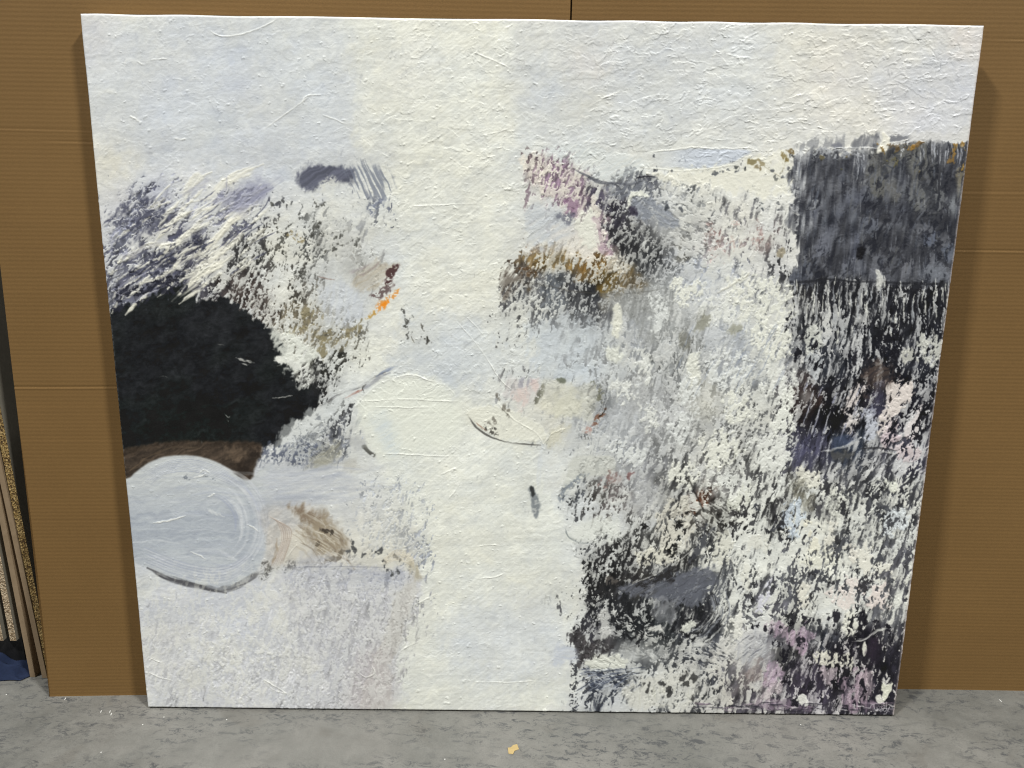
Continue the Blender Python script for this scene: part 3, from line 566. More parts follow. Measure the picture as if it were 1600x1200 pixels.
    for i in range(22):
        x = rs.uniform(480, 520); y = rs.uniform(826, 868); l = rs.uniform(12, 26)
        stroke([(x, y), (x + l, y + l * .55)], 1.4, (214, 208, 192), .6, .3, 720 + i, 1, .25)
    patch([(470, 868), (500, 866), (520, 880), (500, 886), (465, 886)], (172, 174, 180), .7, 6, 3, 2, tex=sc(bristH))
    patch([(440, 884), (456, 878), (462, 884), (450, 892), (438, 892)], (84, 84, 84), .7, 2.5, 2, 2, tex=ss(.3, .6, grit))
    patch([(410, 893), (420, 895), (412, 905), (402, 904)], (80, 80, 80), .7, 2.5, 2, 2, tex=ss(.3, .6, grit))
    stroke([(456, 887), (520, 885), (612, 887)], 3, (134, 136, 144), .8, .3, 18, 1, 0, fine=.2)
    patch([(456, 888), (612, 888), (630, 896), (610, 918), (540, 914), (450, 916)], (164, 168, 180), .55, 7, 2, 1.5, tex=sc(bristH))
    patch([(545, 892), (600, 890), (616, 896), (606, 908), (570, 904)], (150, 154, 166), .55, 8, 2, 1.5, tex=sc(bristH))
    # specks and tan stroke at centre bottom-left
    for x, y, r in [(a_, b_, c_ * .45) for a_, b_, c_ in [(556, 862, 4), (573, 858, 2.5), (580, 860, 2.5), (594, 858, 3), (614, 868, 4), (600, 884, 5), (609, 890, 5), (614, 896, 4), (628, 874, 4), (594, 875, 3), (548, 848, 2.5), (600, 878, 4), (625, 876, 3), (603, 888, 5), (618, 892, 4), (590, 862, 3), (568, 866, 3), (552, 856, 4), (547, 864, 3)]]:
        patch([(x - r * 1.3, y - r * .6), (x + r * .3, y - r), (x + r * 1.2, y + r * .5), (x - r * .3, y + r)], (66, 68, 70), .85, 1.6, 2, 2)
    for i in range(12):
        k = i * 1.5
        stroke([(596, 876 + k * .5), (620, 858 + k), (640, 866 + k), (648, 884 + k * .6)], 2.5, [(196, 184, 160), (218, 213, 198)][i % 2], .5, .4, 750 + i, 1, .15)
    patch([(634, 884), (648, 876), (655, 892), (659, 906), (646, 910), (640, 902)], (166, 158, 136), .8, 4, 1.5, 1, tex=sc(bristV))
    # tall greyish column left of the centre white
    patch([(640, 905), (650, 912), (640, 950), (626, 1000), (612, 1040), (604, 1104), (560, 1104), (575, 1050), (600, 990), (615, 930)], (190, 187, 178), .55, 3, 2, 1.5)
    patch([(555, 1030), (590, 1010), (612, 1030), (606, 1104), (540, 1104)], (184, 178, 178), .55, 14, 2, 1.5)
    # mottled scraping in the lower left (white over pale grey)
    s, m = pmask([(440, 890), (640, 905), (620, 1000), (600, 1100), (380, 1104), (330, 1060), (300, 1000), (420, 930)], 30, 6, 2)
    w1 = ss(.42, .6, U(NVs * .7 + NG * .6)); C[s] += (np.array([222, 223, 219], f32) / 255 - C[s]) * (m * w1[s] * .42)[..., None]; H[s] += m * w1[s] * .22
    s, m = pmask([(200, 930), (440, 900), (420, 1100), (230, 1100)], 30, 6, 2)
    w1 = ss(.5, .75, U(NV * .7 + NG * .6)); C[s] += (np.array([222, 222, 212], f32) / 255 - C[s]) * (m * w1[s] * .35)[..., None]; H[s] += m * w1[s] * .14
    for x, y in [(330, 1018), (360, 1015), (300, 1062), (476, 1045), (440, 975), (395, 955)]:
        patch([(x - 13, y - 14), (x + 8, y - 18), (x + 14, y + 8), (x - 6, y + 18)], (215, 214, 202), .3, 9, 4, 3, h=.2)

    # -- centre: lips, pink, moss patch --------------------------------------
    s, m = pmask([(556, 640), (580, 605), (625, 588), (665, 594), (700, 608), (716, 640), (712, 690), (640, 712), (590, 712)], 14, 2, 1)
    C[s] += (np.array([222, 225, 214], f32) / 255 - C[s]) * (m * .7)[..., None]
    stroke([(552, 650), (566, 622), (596, 600), (640, 588), (684, 598), (708, 616)], 5, (226, 228, 222), .45, .5, 61, 1, .5, fine=1.2)
    patch([(578, 655), (604, 650), (618, 680), (622, 706), (606, 706), (590, 688)], (192, 203, 212), .6, 12, 2, 1, tex=sc(bristle))
    patch([(730, 645), (760, 632), (800, 640), (850, 668), (850, 690), (800, 688), (764, 678), (744, 664)], (222, 222, 209), .75, 3, 2, 1.5, h=.3)
    stroke([(731, 650), (744, 668), (764, 682), (790, 690), (815, 694), (840, 695)], 4.2, (92, 91, 88), .9, .55, 62, 1, -.1, fine=.6)
    stroke([(846, 694), (862, 676), (884, 668)], 3, (226, 226, 214), .8, .3, 63, 1, .8)
    stroke([(775, 625), (800, 655), (835, 676), (846, 692)], 3, (226, 226, 214), .8, .3, 64, 1, .8)
    patch([(758, 668), (772, 670), (774, 677), (762, 678), (752, 668)], (60, 58, 54), .8, 2, 1.5, 2, tex=ss(.3, .5, grit))
    stroke([(742, 660), (752, 668), (758, 672)], 2.5, (140, 100, 80), .6, .3, 19)
    for x, y in [(776, 622), (784, 633), (792, 650), (764, 660), (776, 618), (793, 641), (770, 655)]:
        patch([(x - 3, y - 2), (x + 1, y - 4), (x + 4, y + 3), (x, y + 3)], (110, 106, 98), .75, 1.4, 1.5, 1.5)
    patch([(782, 598), (800, 590), (828, 590), (836, 600), (820, 630), (812, 634), (796, 620), (786, 614)], (196, 190, 188), .7, 6, 3, 2, tex=sc(bristV))
    patch([(806, 592), (818, 585), (832, 592), (822, 604), (812, 602)], (150, 150, 160), .65, 3, 2, 1.5, tex=ss(.2, .6, bristV))
    patch([(800, 612), (820, 608), (822, 628), (806, 634)], (216, 198, 191), .6, 5, 3, 2, tex=ss(.2, .6, clump))
    patch([(832, 594), (840, 592), (844, 608), (834, 612)], (218, 197, 190), .6, 3, 2, 1.5)
    patch([(844, 604), (850, 604), (847, 616), (838, 632), (834, 628), (838, 614)], (98, 98, 86), .85, 2, 1, 1, tex=ss(.15, .4, grit))
    s, m = pmask([(848, 596), (866, 592), (884, 600), (900, 602), (918, 600), (934, 604), (938, 616), (930, 640), (918, 656), (898, 650), (866, 646), (846, 640)], 4, 2, 1.2)
    C[s] += (np.array([197, 196, 180], f32) / 255 * (1 + .08 * (bristle[s] - .5)[..., None] + .05 * mott[s][..., None]) - C[s]) * (m * .68 * (.55 + .45 * clump[s]))[..., None]
    patch([(862, 620), (885, 614), (905, 620), (900, 645), (870, 646)], (204, 203, 186), .6, 8, 3, 2)
    patch([(868, 590), (878, 590), (884, 596), (880, 600), (870, 596)], (104, 108, 94), .85, 2, 1, 1)
    patch([(850, 690), (862, 672), (890, 665), (870, 690), (858, 700)], (196, 192, 168), .5, 8, 3, 2)
    patch([(918, 600), (930, 598), (940, 604), (942, 612), (936, 626), (932, 620), (932, 608)], (96, 96, 78), .65, 2.5, 2, 2, tex=ss(.3, .55, grit))
    patch([(926, 654), (936, 646), (944, 636), (946, 642), (938, 656), (934, 664), (926, 668)], (104, 66, 46), .75, 2, 1.2, 1.2, tex=ss(.2, .4, grit))
    patch([(908, 676), (918, 664), (932, 658), (928, 666), (916, 678)], (176, 128, 116), .55, 2.5, 2, 1.5, tex=ss(.15, .4, grit))
    stroke([(930, 652), (940, 644), (944, 636)], 3, (36, 34, 30), .8, .3, 20)
    for x in (906, 912, 918): stroke([(x, 680), (x + 3, 686)], 2, (60, 58, 54), .7, .2, 21 + x)
    # small dark blade right of centre
    patch([(828, 760), (834, 762), (839, 776), (842, 790), (838, 806), (835, 808), (830, 790), (826, 774)], (110, 116, 122), .8, 2.5, 1, 1.2, tex=ss(.1, .4, grit) * .5 + .5)
    patch([(828, 760), (833, 761), (834, 772), (830, 776)], (48, 50, 50), .9, 1.2, .5, .8)
    stroke([(845, 700), (842, 740), (840, 760)], 10, (202, 208, 214), .4, .5, 22)
    # hard diagonal edge (890,715)->(870,790)
    patch([(896, 715), (930, 712), (960, 716), (955, 740), (920, 745), (895, 755), (885, 770), (874, 778), (884, 745)], (196, 198, 190), .7, 2, .5, .6)
    patch([(872, 790), (878, 768), (890, 752), (905, 745), (925, 742), (905, 752), (890, 762), (884, 780)], (118, 126, 136), .75, 3, 1.5, 1.5, tex=ss(.1, .5, grit))
    patch([(946, 742), (956, 738), (966, 738), (960, 748), (950, 758), (946, 768), (940, 762)], (110, 74, 68), .4, 2, 2.5, 2, tex=ss(.45, .6, grit))
    patch([(978, 742), (988, 738), (986, 744), (980, 748)], (96, 52, 50), .6, 1.5, 1, 1.5)
    patch([(888, 838), (905, 816), (935, 808), (965, 812), (972, 836), (945, 850), (915, 846)], (218, 221, 214), .75, 7, 3, 2, h=.25, tex=ss(.0, .2, clump))
    stroke([(884, 826), (888, 838), (900, 846), (920, 850)], 3, (96, 104, 108), .6, .5, 23)
    patch([(822, 330), (850, 318), (880, 340), (898, 352), (896, 372), (870, 388), (835, 384), (822, 362)], (184, 190, 196), .7, 8, 3, 2, tex=sc(bristle))
    patch([(850, 232), (880, 248), (905, 262), (930, 280), (960, 286), (1000, 276), (1020, 262), (990, 245), (940, 235), (900, 225)], (200, 206, 206), .8, 7, 2, 1.5, tex=sc(bristle))
    for i in range(26):
        x = rs.uniform(885, 950); y = rs.uniform(205, 262); stroke([(x, y), (x - 14, y + 12)], 1.6, (224, 226, 218), .6, .3, 2100 + i, 1, .5)
    stroke([(800, 436), (850, 446), (900, 455), (950, 460), (1000, 457), (1046, 451)], 3.5, (70, 68, 64), .6, .5, 66, 1, 0, fine=.7)
    # shadow where the upper white overlaps the bird shape, as dark strokes; grey shoulder
    stroke([(925, 278), (938, 285), (960, 288), (985, 286)], 6, (90, 92, 98), .8, .5, 24)
    patch([(940, 290), (985, 286), (1010, 280), (1000, 296), (978, 312), (955, 308)], (118, 122, 130), .85, 4, 2, 1.5, tex=sc(bristle))
    stroke([(992, 279), (1010, 277), (1024, 279)], 4, (40, 40, 48), .9, .3, 25)
    stroke([(896, 262), (922, 276), (950, 287), (985, 289), (1010, 281), (1034, 277)], 5, (80, 82, 90), .75, .5, 67, 1, 0, fine=.6)
    patch([(982, 322), (1000, 306), (1022, 312), (1045, 330), (1060, 352), (1035, 350), (1012, 336), (990, 340)], (134, 139, 148), .85, 5, 3, 2, tex=ss(.05, .5, U(nz(55, 30, 3, -35, 2))) * .5 + .5)
    patch([(985, 300), (1000, 298), (1014, 306), (1004, 309), (990, 308), (984, 325), (978, 330), (980, 312)], (222, 224, 214), .95, 1.2, 1, 1, h=.5)
    patch([(982, 322), (992, 325), (995, 336), (984, 338)], (44, 40, 54), .85, 2, 1, 1)
    patch([(924, 340), (938, 344), (942, 368), (946, 384), (958, 396), (944, 402), (934, 386), (928, 362)], (164, 142, 154), .85, 2, 1.5, 1, tex=sc(clump))
    patch([(880, 308), (892, 302), (905, 322), (898, 336), (886, 326)], (136, 108, 132), .75, 3, 3, 2, tex=ss(.2, .5, clump))
    patch([(874, 340), (886, 328), (898, 334), (895, 348), (882, 350)], (92, 94, 108), .7, 3, 2, 2, tex=ss(.2, .5, grit))
    patch([(910, 330), (924, 328), (928, 360), (934, 380), (912, 384), (904, 360)], (220, 221, 210), .85, 3, 3, 2, h=.4)
    patch([(940, 402), (965, 402), (985, 418), (975, 432), (955, 424)], (216, 212, 200), .7, 5, 4, 2.5, h=.3, tex=ss(.1, .3, clump))
    patch([(784, 436), (800, 418), (826, 418), (838, 428), (815, 442), (800, 462), (786, 470)], (96, 88, 80), .75, 7, 2, 2, tex=ss(.0, .6, U(nz(56, 16, 2, 55, 2))))
    patch([(806, 420), (830, 420), (836, 430), (815, 434)], (82, 58, 34), .7, 3, 2, 1.5, tex=ss(.2, .5, grit))
    s, m = pmask([(948, 452), (985, 450), (1045, 447), (1050, 470), (1040, 520), (1010, 540), (985, 500), (960, 490), (945, 475)], 6, 2, 1.5)
    gb = np.array([150, 152, 150], f32) / 255 * (1 + .25 * (bristV[..., None] - .5))
    C[s] += (gb[s] - C[s]) * (m * (.35 + .4 * (1 - bristV[s])))[..., None]
    patch([(956, 482), (968, 478), (970, 520), (960, 526)], (222, 222, 208), .85, 2.5, 1.5, 1, h=.3)
    patch([(950, 545), (968, 540), (972, 560), (965, 568), (950, 560)], (220, 222, 210), .75, 4, 2, 1.5, h=.2)
    patch([(1098, 494), (1108, 488), (1112, 496), (1106, 508), (1094, 518), (1082, 518)], (130, 129, 112), .6, 2.5, 1.5, 1.5)
    patch([(1058, 522), (1072, 520), (1078, 536), (1068, 548), (1060, 538)], (118, 118, 110), .8, 4, 2, 2, tex=sc(clump))
    patch([(1140, 514), (1150, 506), (1158, 510), (1150, 522), (1142, 524)], (146, 146, 130), .7, 3, 2, 2)
    patch([(1076, 555), (1090, 552), (1094, 590), (1082, 604), (1072, 580)], (222, 223, 212), .85, 3, 2, 1.5, h=.4)
    stroke([(1010, 565), (1030, 555), (1064, 536)], 3, (206, 209, 206), .6, .3, 26, 1, .4)
    stroke([(1118, 458), (1150, 440), (1172, 424)], 4, (214, 213, 200), .85, .3, 27, 1, .7)
    stroke([(1142, 440), (1160, 436), (1172, 424)], 4, (140, 134, 116), .5, .4, 28)
    cr = ss(.30, .42, U(NM * .7 + ND * .5))
    for i, q in enumerate([[(1140, 440), (1180, 432), (1232, 446), (1234, 500), (1190, 512), (1150, 490)], [(1090, 468), (1130, 462), (1150, 490), (1120, 506), (1095, 492)], [(1106, 556), (1150, 548), (1172, 575), (1150, 606), (1112, 600)], [(1170, 520), (1228, 510), (1234, 560), (1196, 566)], [(1190, 590), (1238, 580), (1238, 620), (1200, 626)],
                           [(1044, 655), (1072, 648), (1082, 676), (1060, 694), (1042, 684)], [(1100, 680), (1146, 676), (1152, 720), (1116, 732), (1098, 712)], [(1176, 686), (1232, 676), (1230, 720), (1186, 728)], [(1056, 596), (1086, 590), (1090, 640), (1066, 640)], [(1128, 620), (1166, 612), (1176, 650), (1140, 656)], [(990, 552), (1014, 548), (1020, 590), (1000, 596)],
                           [(1016, 470), (1034, 462), (1040, 500), (1022, 520)], [(1050, 440), (1090, 448), (1082, 476), (1056, 474)], [(960, 600), (985, 596), (990, 625), (968, 630)], [(950, 700), (990, 690), (1010, 712), (975, 730)], [(1040, 730), (1075, 722), (1082, 750), (1052, 758)], [(1000, 640), (1020, 630), (1030, 665), (1010, 672)]]):
        patch(q, [(223, 224, 213), (219, 221, 215), (214, 217, 214)][i % 3], .85, 4, 4, 3, tex=cr, h=.45)
    # hatch of blue-grey leaning streaks around (1100..1230,520..590)
    for i in range(46):
        x = rs.uniform(1060, 1235); y = rs.uniform(500, 590); l = rs.uniform(14, 34)
        stroke([(x, y), (x - l * .5, y + l)], rs.uniform(1.6, 3.5), [(128, 138, 158), (222, 223, 212), (150, 156, 164)][i % 3], .5, .4, 800 + i, 1, .25)
    # long pale-blue knife stroke under the top whites
    s, m = pmask([(1030, 236), (1100, 232), (1165, 234), (1172, 238), (1150, 250), (1110, 262), (1060, 262), (1015, 256), (1020, 242)], 2, .6, .6)
    C[s] += (np.array([189, 196, 207], f32) / 255 * (1 + .04 * (bristH[s] - .5)[..., None]) - C[s]) * (m * .85 * ss(1005, 1090, XX[s]))[..., None]
    H[s] *= 1 - m * .8
    stroke([(1010, 236), (1060, 233), (1110, 231), (1165, 232), (1185, 236)], 2.2, (222, 223, 216), .8, .1, 29, 1, .9)
    stroke([(1000, 262), (1060, 266), (1110, 264), (1160, 252)], 2.5, (222, 223, 212), .7, .1, 30, 1, .6)
    patch([(1020, 268), (1080, 266), (1140, 258), (1200, 240), (1234, 246), (1236, 300), (1180, 306), (1120, 296), (1060, 290), (1030, 284)], (223, 222, 209), .85, 5, 3, 2, tex=ss(-.1, .25, clump))
    for x, y, r, cl in [(1176, 256, 5, (128, 118, 84)), (1184, 262, 4, (130, 118, 90)), (1224, 245, 4, (136, 122, 84)), (1236, 238, 5, (120, 104, 72)), (1162, 264, 3, (80, 82, 80)), (1149, 260, 3, (76, 78, 78)), (1212, 276, 4, (112, 114, 110)), (1240, 246, 4, (40, 42, 46)), (1190, 255, 3, (150, 140, 110)), (1228, 250, 3, (120, 104, 60))]:
        patch([(x - r * 1.4, y - r * .4), (x + r * .2, y - r * .9), (x + r * 1.3, y + r * .3), (x, y + r)], cl, .9, 1.4, 1.6, 1.6)
    stroke([(1190, 254), (1206, 268), (1218, 277)], 1.4, (150, 142, 120), .6, .2, 31)
    for i in range(60):   # nibbled dark flecks along the pale band's lower edge
        x = rs.uniform(1030, 1240); y = 268 - (x - 1030) * .03 + rs.normal(0, 5) if i % 2 else rs.uniform(272, 330)
        if x > 1225 or rs.random() < .35: continue
        r = rs.uniform(.9, 2.4)
        patch([(x - r * 1.6, y), (x, y - r * .8), (x + r * 1.6, y - r * .2), (x, y + r * .7)], (70, 74, 80), .8, 1.2, 1.2, 1.6)
    for i, (x, y) in enumerate([(1108, 352), (1112, 360), (1120, 372), (1124, 380), (1112, 388), (1104, 366), (1152, 345), (1186, 352), (1190, 362), (1184, 372), (1196, 378), (1190, 385), (1178, 376), (1162, 378), (1143, 378)]):
        patch([(x - 4, y - 1), (x + 1, y - 6), (x + 4, y), (x, y + 6)], [(164, 128, 122), (120, 98, 94)][i % 2], .4, 1.5, 2.5, 2.2, tex=ss(.2, .45, grit))
    patch([(1213, 392), (1222, 386), (1226, 396), (1218, 402), (1212, 400)], (146, 138, 118), .85, 1.5, 1, 1)

    # -- upper right dark block ----------------------------------------------
    B = [(1236, 250), (1262, 236), (1300, 232), (1360, 232), (1376, 226), (1420, 224), (1440, 220), (1480, 222), (1520, 220), (1520, 330), (1510, 440), (1420, 444), (1330, 436), (1290, 440), (1250, 444), (1238, 430), (1246, 400), (1240, 370), (1232, 345), (1238, 300)]
    s, m = pmask(B, 2.5, 3, 2, curve=False)
    n1 = U(nz(61, 20, 7, 80, 4, .7, 4)); n2 = U(nz(62, 9, 4, 60, 3, .7, 2)); n3 = U(nz(63, 36, 24, 70, 2, .6, 4)); n4 = U(nz(64, 14, 6, -40, 3, .7, 3))
    base = np.ones((RH, RW, 1), f32) * np.array([94, 96, 102], f32) / 255
    olive = ss(1340, 1370, XX) * ss(1480, 1440, XX) * ss(332, 300, YY) * .9
    base = base + (np.array([98, 98, 94], f32) / 255 - base) * olive[..., None]
    blue = ss(.45, .8, n3) * ss(360, 330, YY)
    base = base + (np.array([84, 89, 104], f32) / 255 - base) * (blue * .5)[..., None]
    dmask = np.zeros((RH, RW), f32)
    dmask += ss(.52, .66, 1 - n2) * .75 * ss(1370, 1300, XX)                        # speckle upper left
    dmask = np.maximum(dmask, ss(.66, .76, n1) * .8)
    bl = dabs([(1470, 300, 36, 50), (1500, 260, 25, 40), (1370, 325, 50, 14), (1440, 340, 60, 14), (1480, 350, 30, 24), (1395, 340, 40, 12)])
    dmask = np.maximum(dmask, ss(.25, .75, bl + .35 * (n1 - .5)))
    lo = ss(345, 370, YY) * ss(1310, 1360, XX)
    dmask = np.maximum(dmask, ss(.56, .64, n4) * lo * .95)
    low2 = dabs([(1310, 405, 16, 16), (1345, 395, 10, 18), (1405, 425, 30, 16), (1420, 400, 30, 20), (1380, 380, 30, 20), (1250, 440, 16, 10), (1290, 425, 22, 6)])
    dmask = np.maximum(dmask, ss(.25, .5, low2 * (n2 * .7 + .55)))
    pale = ss(.86, .93, U(nz(65, 10, 5, 80, 3, .7, 2))) * dabs([(1250, 280, 26, 60), (1260, 325, 22, 30), (1250, 360, 20, 30), (1340, 250, 14, 34), (1300, 240, 60, 10), (1420, 236, 60, 14)])
    dc = np.array([38, 39, 44], f32) / 255
    base = base * (1 + .10 * (n2 - .5)[..., None] + .08 * mott[..., None] * .5)
    base = base + (dc - base) * np.clip(dmask * .72, 0, 1)[..., None]
    base = base + (np.array([196, 198, 200], f32) / 255 - base) * np.clip(pale * 1.2, 0, 1)[..., None]
    BL = (s, m)
    C[s] += (base[s] - C[s]) * m[..., None]; H[s] = H[s] * (1 - m) + m * (.5 - .35 * dmask[s] + .3 * n2[s])
    # light flecks on its left rim
    s, m = pmask([(1236, 250), (1262, 240), (1270, 330), (1262, 352), (1236, 350)], 8, 4, 2)
    C[s] += (np.array([206, 208, 208], f32) / 255 - C[s]) * (m * ss(.52, .62, n2[s]) * .8)[..., None]
    stroke([(1228, 320), (1245, 305), (1260, 290)], 3, (214, 214, 210), .7, .3, 41, 1, .4)
    stroke([(1232, 318), (1240, 330), (1256, 338)], 4, (214, 214, 210), .7, .3, 42, 1, .4)
    for i in range(26):
        x = rs.uniform(1232, 1264); y = rs.uniform(296, 330)
        stroke([(x, y), (x + rs.uniform(8, 18), y + rs.uniform(-6, 6))], 1.6, [(206, 208, 208), (50, 52, 60)][i % 2], .7, .3, 860 + i, 1, .2)
    # smooth mid-grey knife flats
    for q, cl in [([(1278, 374), (1298, 352), (1306, 356), (1300, 384), (1286, 400), (1272, 402)], (104, 107, 117)), ([(1334, 368), (1340, 366), (1340, 398), (1334, 404), (1330, 390)], (108, 112, 126)), ([(1318, 408), (1344, 404), (1356, 416), (1350, 434), (1320, 430)], (106, 109, 118)),
                  ([(1360, 422), (1376, 420), (1378, 436), (1362, 438)], (106, 108, 116)), ([(1414, 414), (1426, 410), (1432, 420), (1426, 432), (1412, 430)], (112, 114, 120)), ([(1432, 424), (1450, 410), (1470, 414), (1486, 424), (1482, 436), (1450, 440), (1432, 434)], (112, 116, 124)),
                  ([(1236, 436), (1246, 418), (1262, 408), (1268, 420), (1258, 436), (1246, 444)], (90, 94, 104)), ([(1342, 352), (1362, 345), (1378, 356), (1368, 366), (1350, 366)], (100, 104, 114)), ([(1440, 372), (1456, 364), (1468, 370), (1456, 384), (1442, 384)], (96, 102, 116)), ([(1474, 388), (1494, 380), (1500, 396), (1484, 412)], (92, 98, 110)),
                  ([(1420, 296), (1440, 288), (1460, 302), (1452, 322), (1430, 326)], (104, 105, 104)), ([(1462, 302), (1476, 302), (1474, 322), (1462, 328)], (104, 106, 108)), ([(1482, 312), (1488, 310), (1492, 320), (1488, 332), (1482, 330)], (132, 136, 140)), ([(1494, 292), (1504, 290), (1503, 312), (1496, 316)], (116, 114, 106)), ([(1356, 262), (1370, 252), (1386, 262), (1382, 300), (1362, 306)], (98, 98, 94)),
                  ([(1384, 290), (1402, 284), (1404, 312), (1386, 316)], (100, 100, 98)), ([(1496, 260), (1506, 262), (1504, 284), (1497, 288)], (118, 112, 96))]:
        patch(q, cl, .92, 1.6, 2.6, 1.8, h=.35)
    s, m = BL; fk = U(nz(66, 8, 3.4, 62, 3, .75, 1.5)); fr = U(nz(67, 30, 22, 60, 2, .6, 3))
    k_ = ss(.62, .70, fk * (.72 + .42 * fr)); C[s] += (np.array([30, 32, 40], f32) / 255 - C[s]) * (m * k_[s] * .8)[..., None]; H[s] -= .2 * m * k_[s]
    k_ = ss(.70, .78, (1 - fk) * (.66 + .42 * (1 - fr))); C[s] += (np.array([118, 121, 130], f32) / 255 - C[s]) * (m * k_[s] * .45)[..., None]
    for i in range(260):
        x = rs.uniform(1242, 1508); y = rs.uniform(246, 436); l = rs.uniform(6, 20); a = math.radians(rs.normal(68, 16))
        if x > 1514 - (y - 230) * .13: continue
        stroke([(x, y), (x + l * math.cos(a), y - l * math.sin(a))], rs.uniform(1.5, 5), [(104, 108, 117), (84, 89, 100), (96, 97, 98), (44, 46, 54)][i % 4], .75, .4, 2400 + i, 1, .25, fine=.3)
    Bv = np.zeros_like(C)
    for k in range(-6, 7): Bv += np.roll(C, (int(k * 1.6), int(-k * .25)), (0, 1))
    Bv = Bv / 13. * (1 + .14 * (U(nz(68, 34, 1.5, 82, 2, .6, .6)) - .5))[..., None]
    s, m = BL; dmB = .25 + .7 * ss(.35, .65, U(nz(69, 30, 16, 80, 3, .6, 3)))
    C[s] += (Bv[s] - C[s]) * (m * dmB[s])[..., None]
    for i in range(50):
        x = rs.uniform(1244, 1500); y = rs.uniform(240, 420)
        stroke([(x, y), (x + rs.uniform(-1.5, 1.5), y + rs.uniform(8, 26))], rs.uniform(.9, 1.8), [(132, 136, 144), (150, 152, 156), (40, 42, 48)][i % 3], .6, .5, 2700 + i, 1, .25, fine=.3)
    stroke([(1236, 440), (1300, 438), (1360, 441), (1430, 443), (1484, 444)], 6, (34, 35, 40), .8, .4, 65, 0, -.1, fine=.8)
    patch([(1341, 386), (1350, 384), (1350, 402), (1338, 404)], (22, 22, 26), .95, 1.5, 1.2, 1)
    patch([(1440, 286), (1452, 290), (1458, 320), (1450, 328), (1446, 306)], (52, 54, 60), .8, 2, 2, 1.5)
    patch([(1404, 232), (1410, 240), (1400, 262), (1380, 280), (1376, 272), (1390, 250)], (48, 52, 62), .6, 3, 3, 2, tex=ss(.4, .6, clump))
    # hard top edge: grey strip, white flecks, gold
    patch([(1240, 232), (1262, 218), (1300, 216), (1340, 214), (1372, 208), (1374, 230), (1330, 232), (1290, 234)], (136, 138, 142), .7, 5, 2, 1.5, tex=ss(.15, .5, bristV))
    patch([(1334, 218), (1364, 212), (1374, 214), (1372, 229), (1334, 229)], (96, 98, 104), .85, 2.5, 1.5, 1.2, tex=sc(clump))
    patch([(1298, 226), (1312, 224), (1316, 229), (1300, 230)], (110, 112, 122), .8, 2, 1, 1)
    stroke([(1296, 232), (1330, 231), (1374, 230)], 2.2, (212, 214, 214), .9, .2, 43, 1, .5, curve=False)
    patch([(1270, 236), (1300, 233), (1345, 234), (1346, 244), (1310, 246), (1272, 248)], (178, 181, 184), .7, 3, 2, 2, tex=ss(.4, .6, grit))
    patch([(1391, 212), (1418, 212), (1420, 220), (1392, 221)], (112, 114, 120), .9, 2, 1, 1)
    stroke([(1390, 222), (1410, 221), (1420, 218)], 2.2, (216, 216, 212), .9, .1, 44, 1, .4)
    patch([(1378, 206), (1386, 210), (1391, 216), (1389, 230), (1384, 236), (1372, 240), (1370, 234), (1376, 222)], (222, 220, 208), .97, 1.5, .8, .8, h=.6)
    patch([(1424, 206), (1470, 208), (1516, 204), (1516, 218), (1470, 220), (1424, 222)], (204, 204, 202), .8, 4, 2, 1.5)
    for x, y, w_, h_, cl in [(1374, 225, 3, 4, (150, 118, 60)), (1380, 232, 2, 4, (140, 112, 60)), (1396, 228, 7, 4, (112, 92, 62)), (1410, 224, 8, 5, (104, 88, 62)), (1430, 226, 6, 7, (140, 110, 66)), (1424, 234, 5, 3, (176, 134, 62)), (1438, 224, 4, 3, (120, 100, 70)), (1330, 242, 3, 5, (132, 116, 74)), (1394, 252, 4, 6, (112, 106, 74)),
                              (1492, 228, 5, 6, (178, 140, 72)), (1488, 240, 4, 4, (164, 128, 66)), (1484, 250, 3, 6, (150, 118, 66)), (1505, 226, 4, 6, (176, 138, 70)), (1508, 242, 3, 9, (180, 144, 74)), (1506, 258, 3, 8, (184, 146, 70)), (1280, 250, 4, 3, (112, 104, 76)), (1434, 260, 3, 5, (128, 112, 70)), (1318, 268, 3, 3, (100, 98, 74)), (1418, 240, 3, 4, (70, 70, 70))]:
        patch([(x - w_, y), (x - w_ * .2, y - h_), (x + w_, y - h_ * .4), (x + w_ * .4, y + h_)], tuple(.86 * q for q in cl), .85, 1.3, 2.6, 2, h=.4, tex=ss(.25, .4, clump))
    for i in range(34):
        x = rs.uniform(1432, 1512); y = rs.uniform(222, 238)
        stroke([(x, y), (x + rs.uniform(-2, 2), y + rs.uniform(6, 26))], rs.uniform(1.4, 3), [(200, 202, 206), (40, 42, 50), (176, 180, 188)][i % 3], .7, .4, 900 + i, 1, .2)
    for i in range(10):
        x = rs.uniform(1336, 1350); y = rs.uniform(240, 262)
        stroke([(x, y), (x + rs.uniform(-2, 2), y + rs.uniform(8, 24))], 1.8, (190, 193, 198), .7, .4, 940 + i, 1, .3)
    # ragged lower edge with vertical drags
    for i in range(150):
        x = rs.uniform(1238, 1485); y = rs.uniform(432, 452) + rs.uniform(0, 1) ** 2 * 70
        l = rs.uniform(8, 30); xe = 1520 - (y - 240) * .13
        if x > xe: continue
        stroke([(x, y), (x + rs.uniform(-3, 2), y + l)], rs.uniform(1.6, 4.2), [(206, 207, 202), (168, 172, 176), (26, 27, 32), (222, 223, 214), (24, 24, 28)][i % 5], .85, .35, 1000 + i, 1, .45)
    patch([(1368, 424), (1376, 422), (1378, 440), (1372, 456), (1368, 450)], (204, 205, 200), .9, 1.5, 1, 1, h=.5)

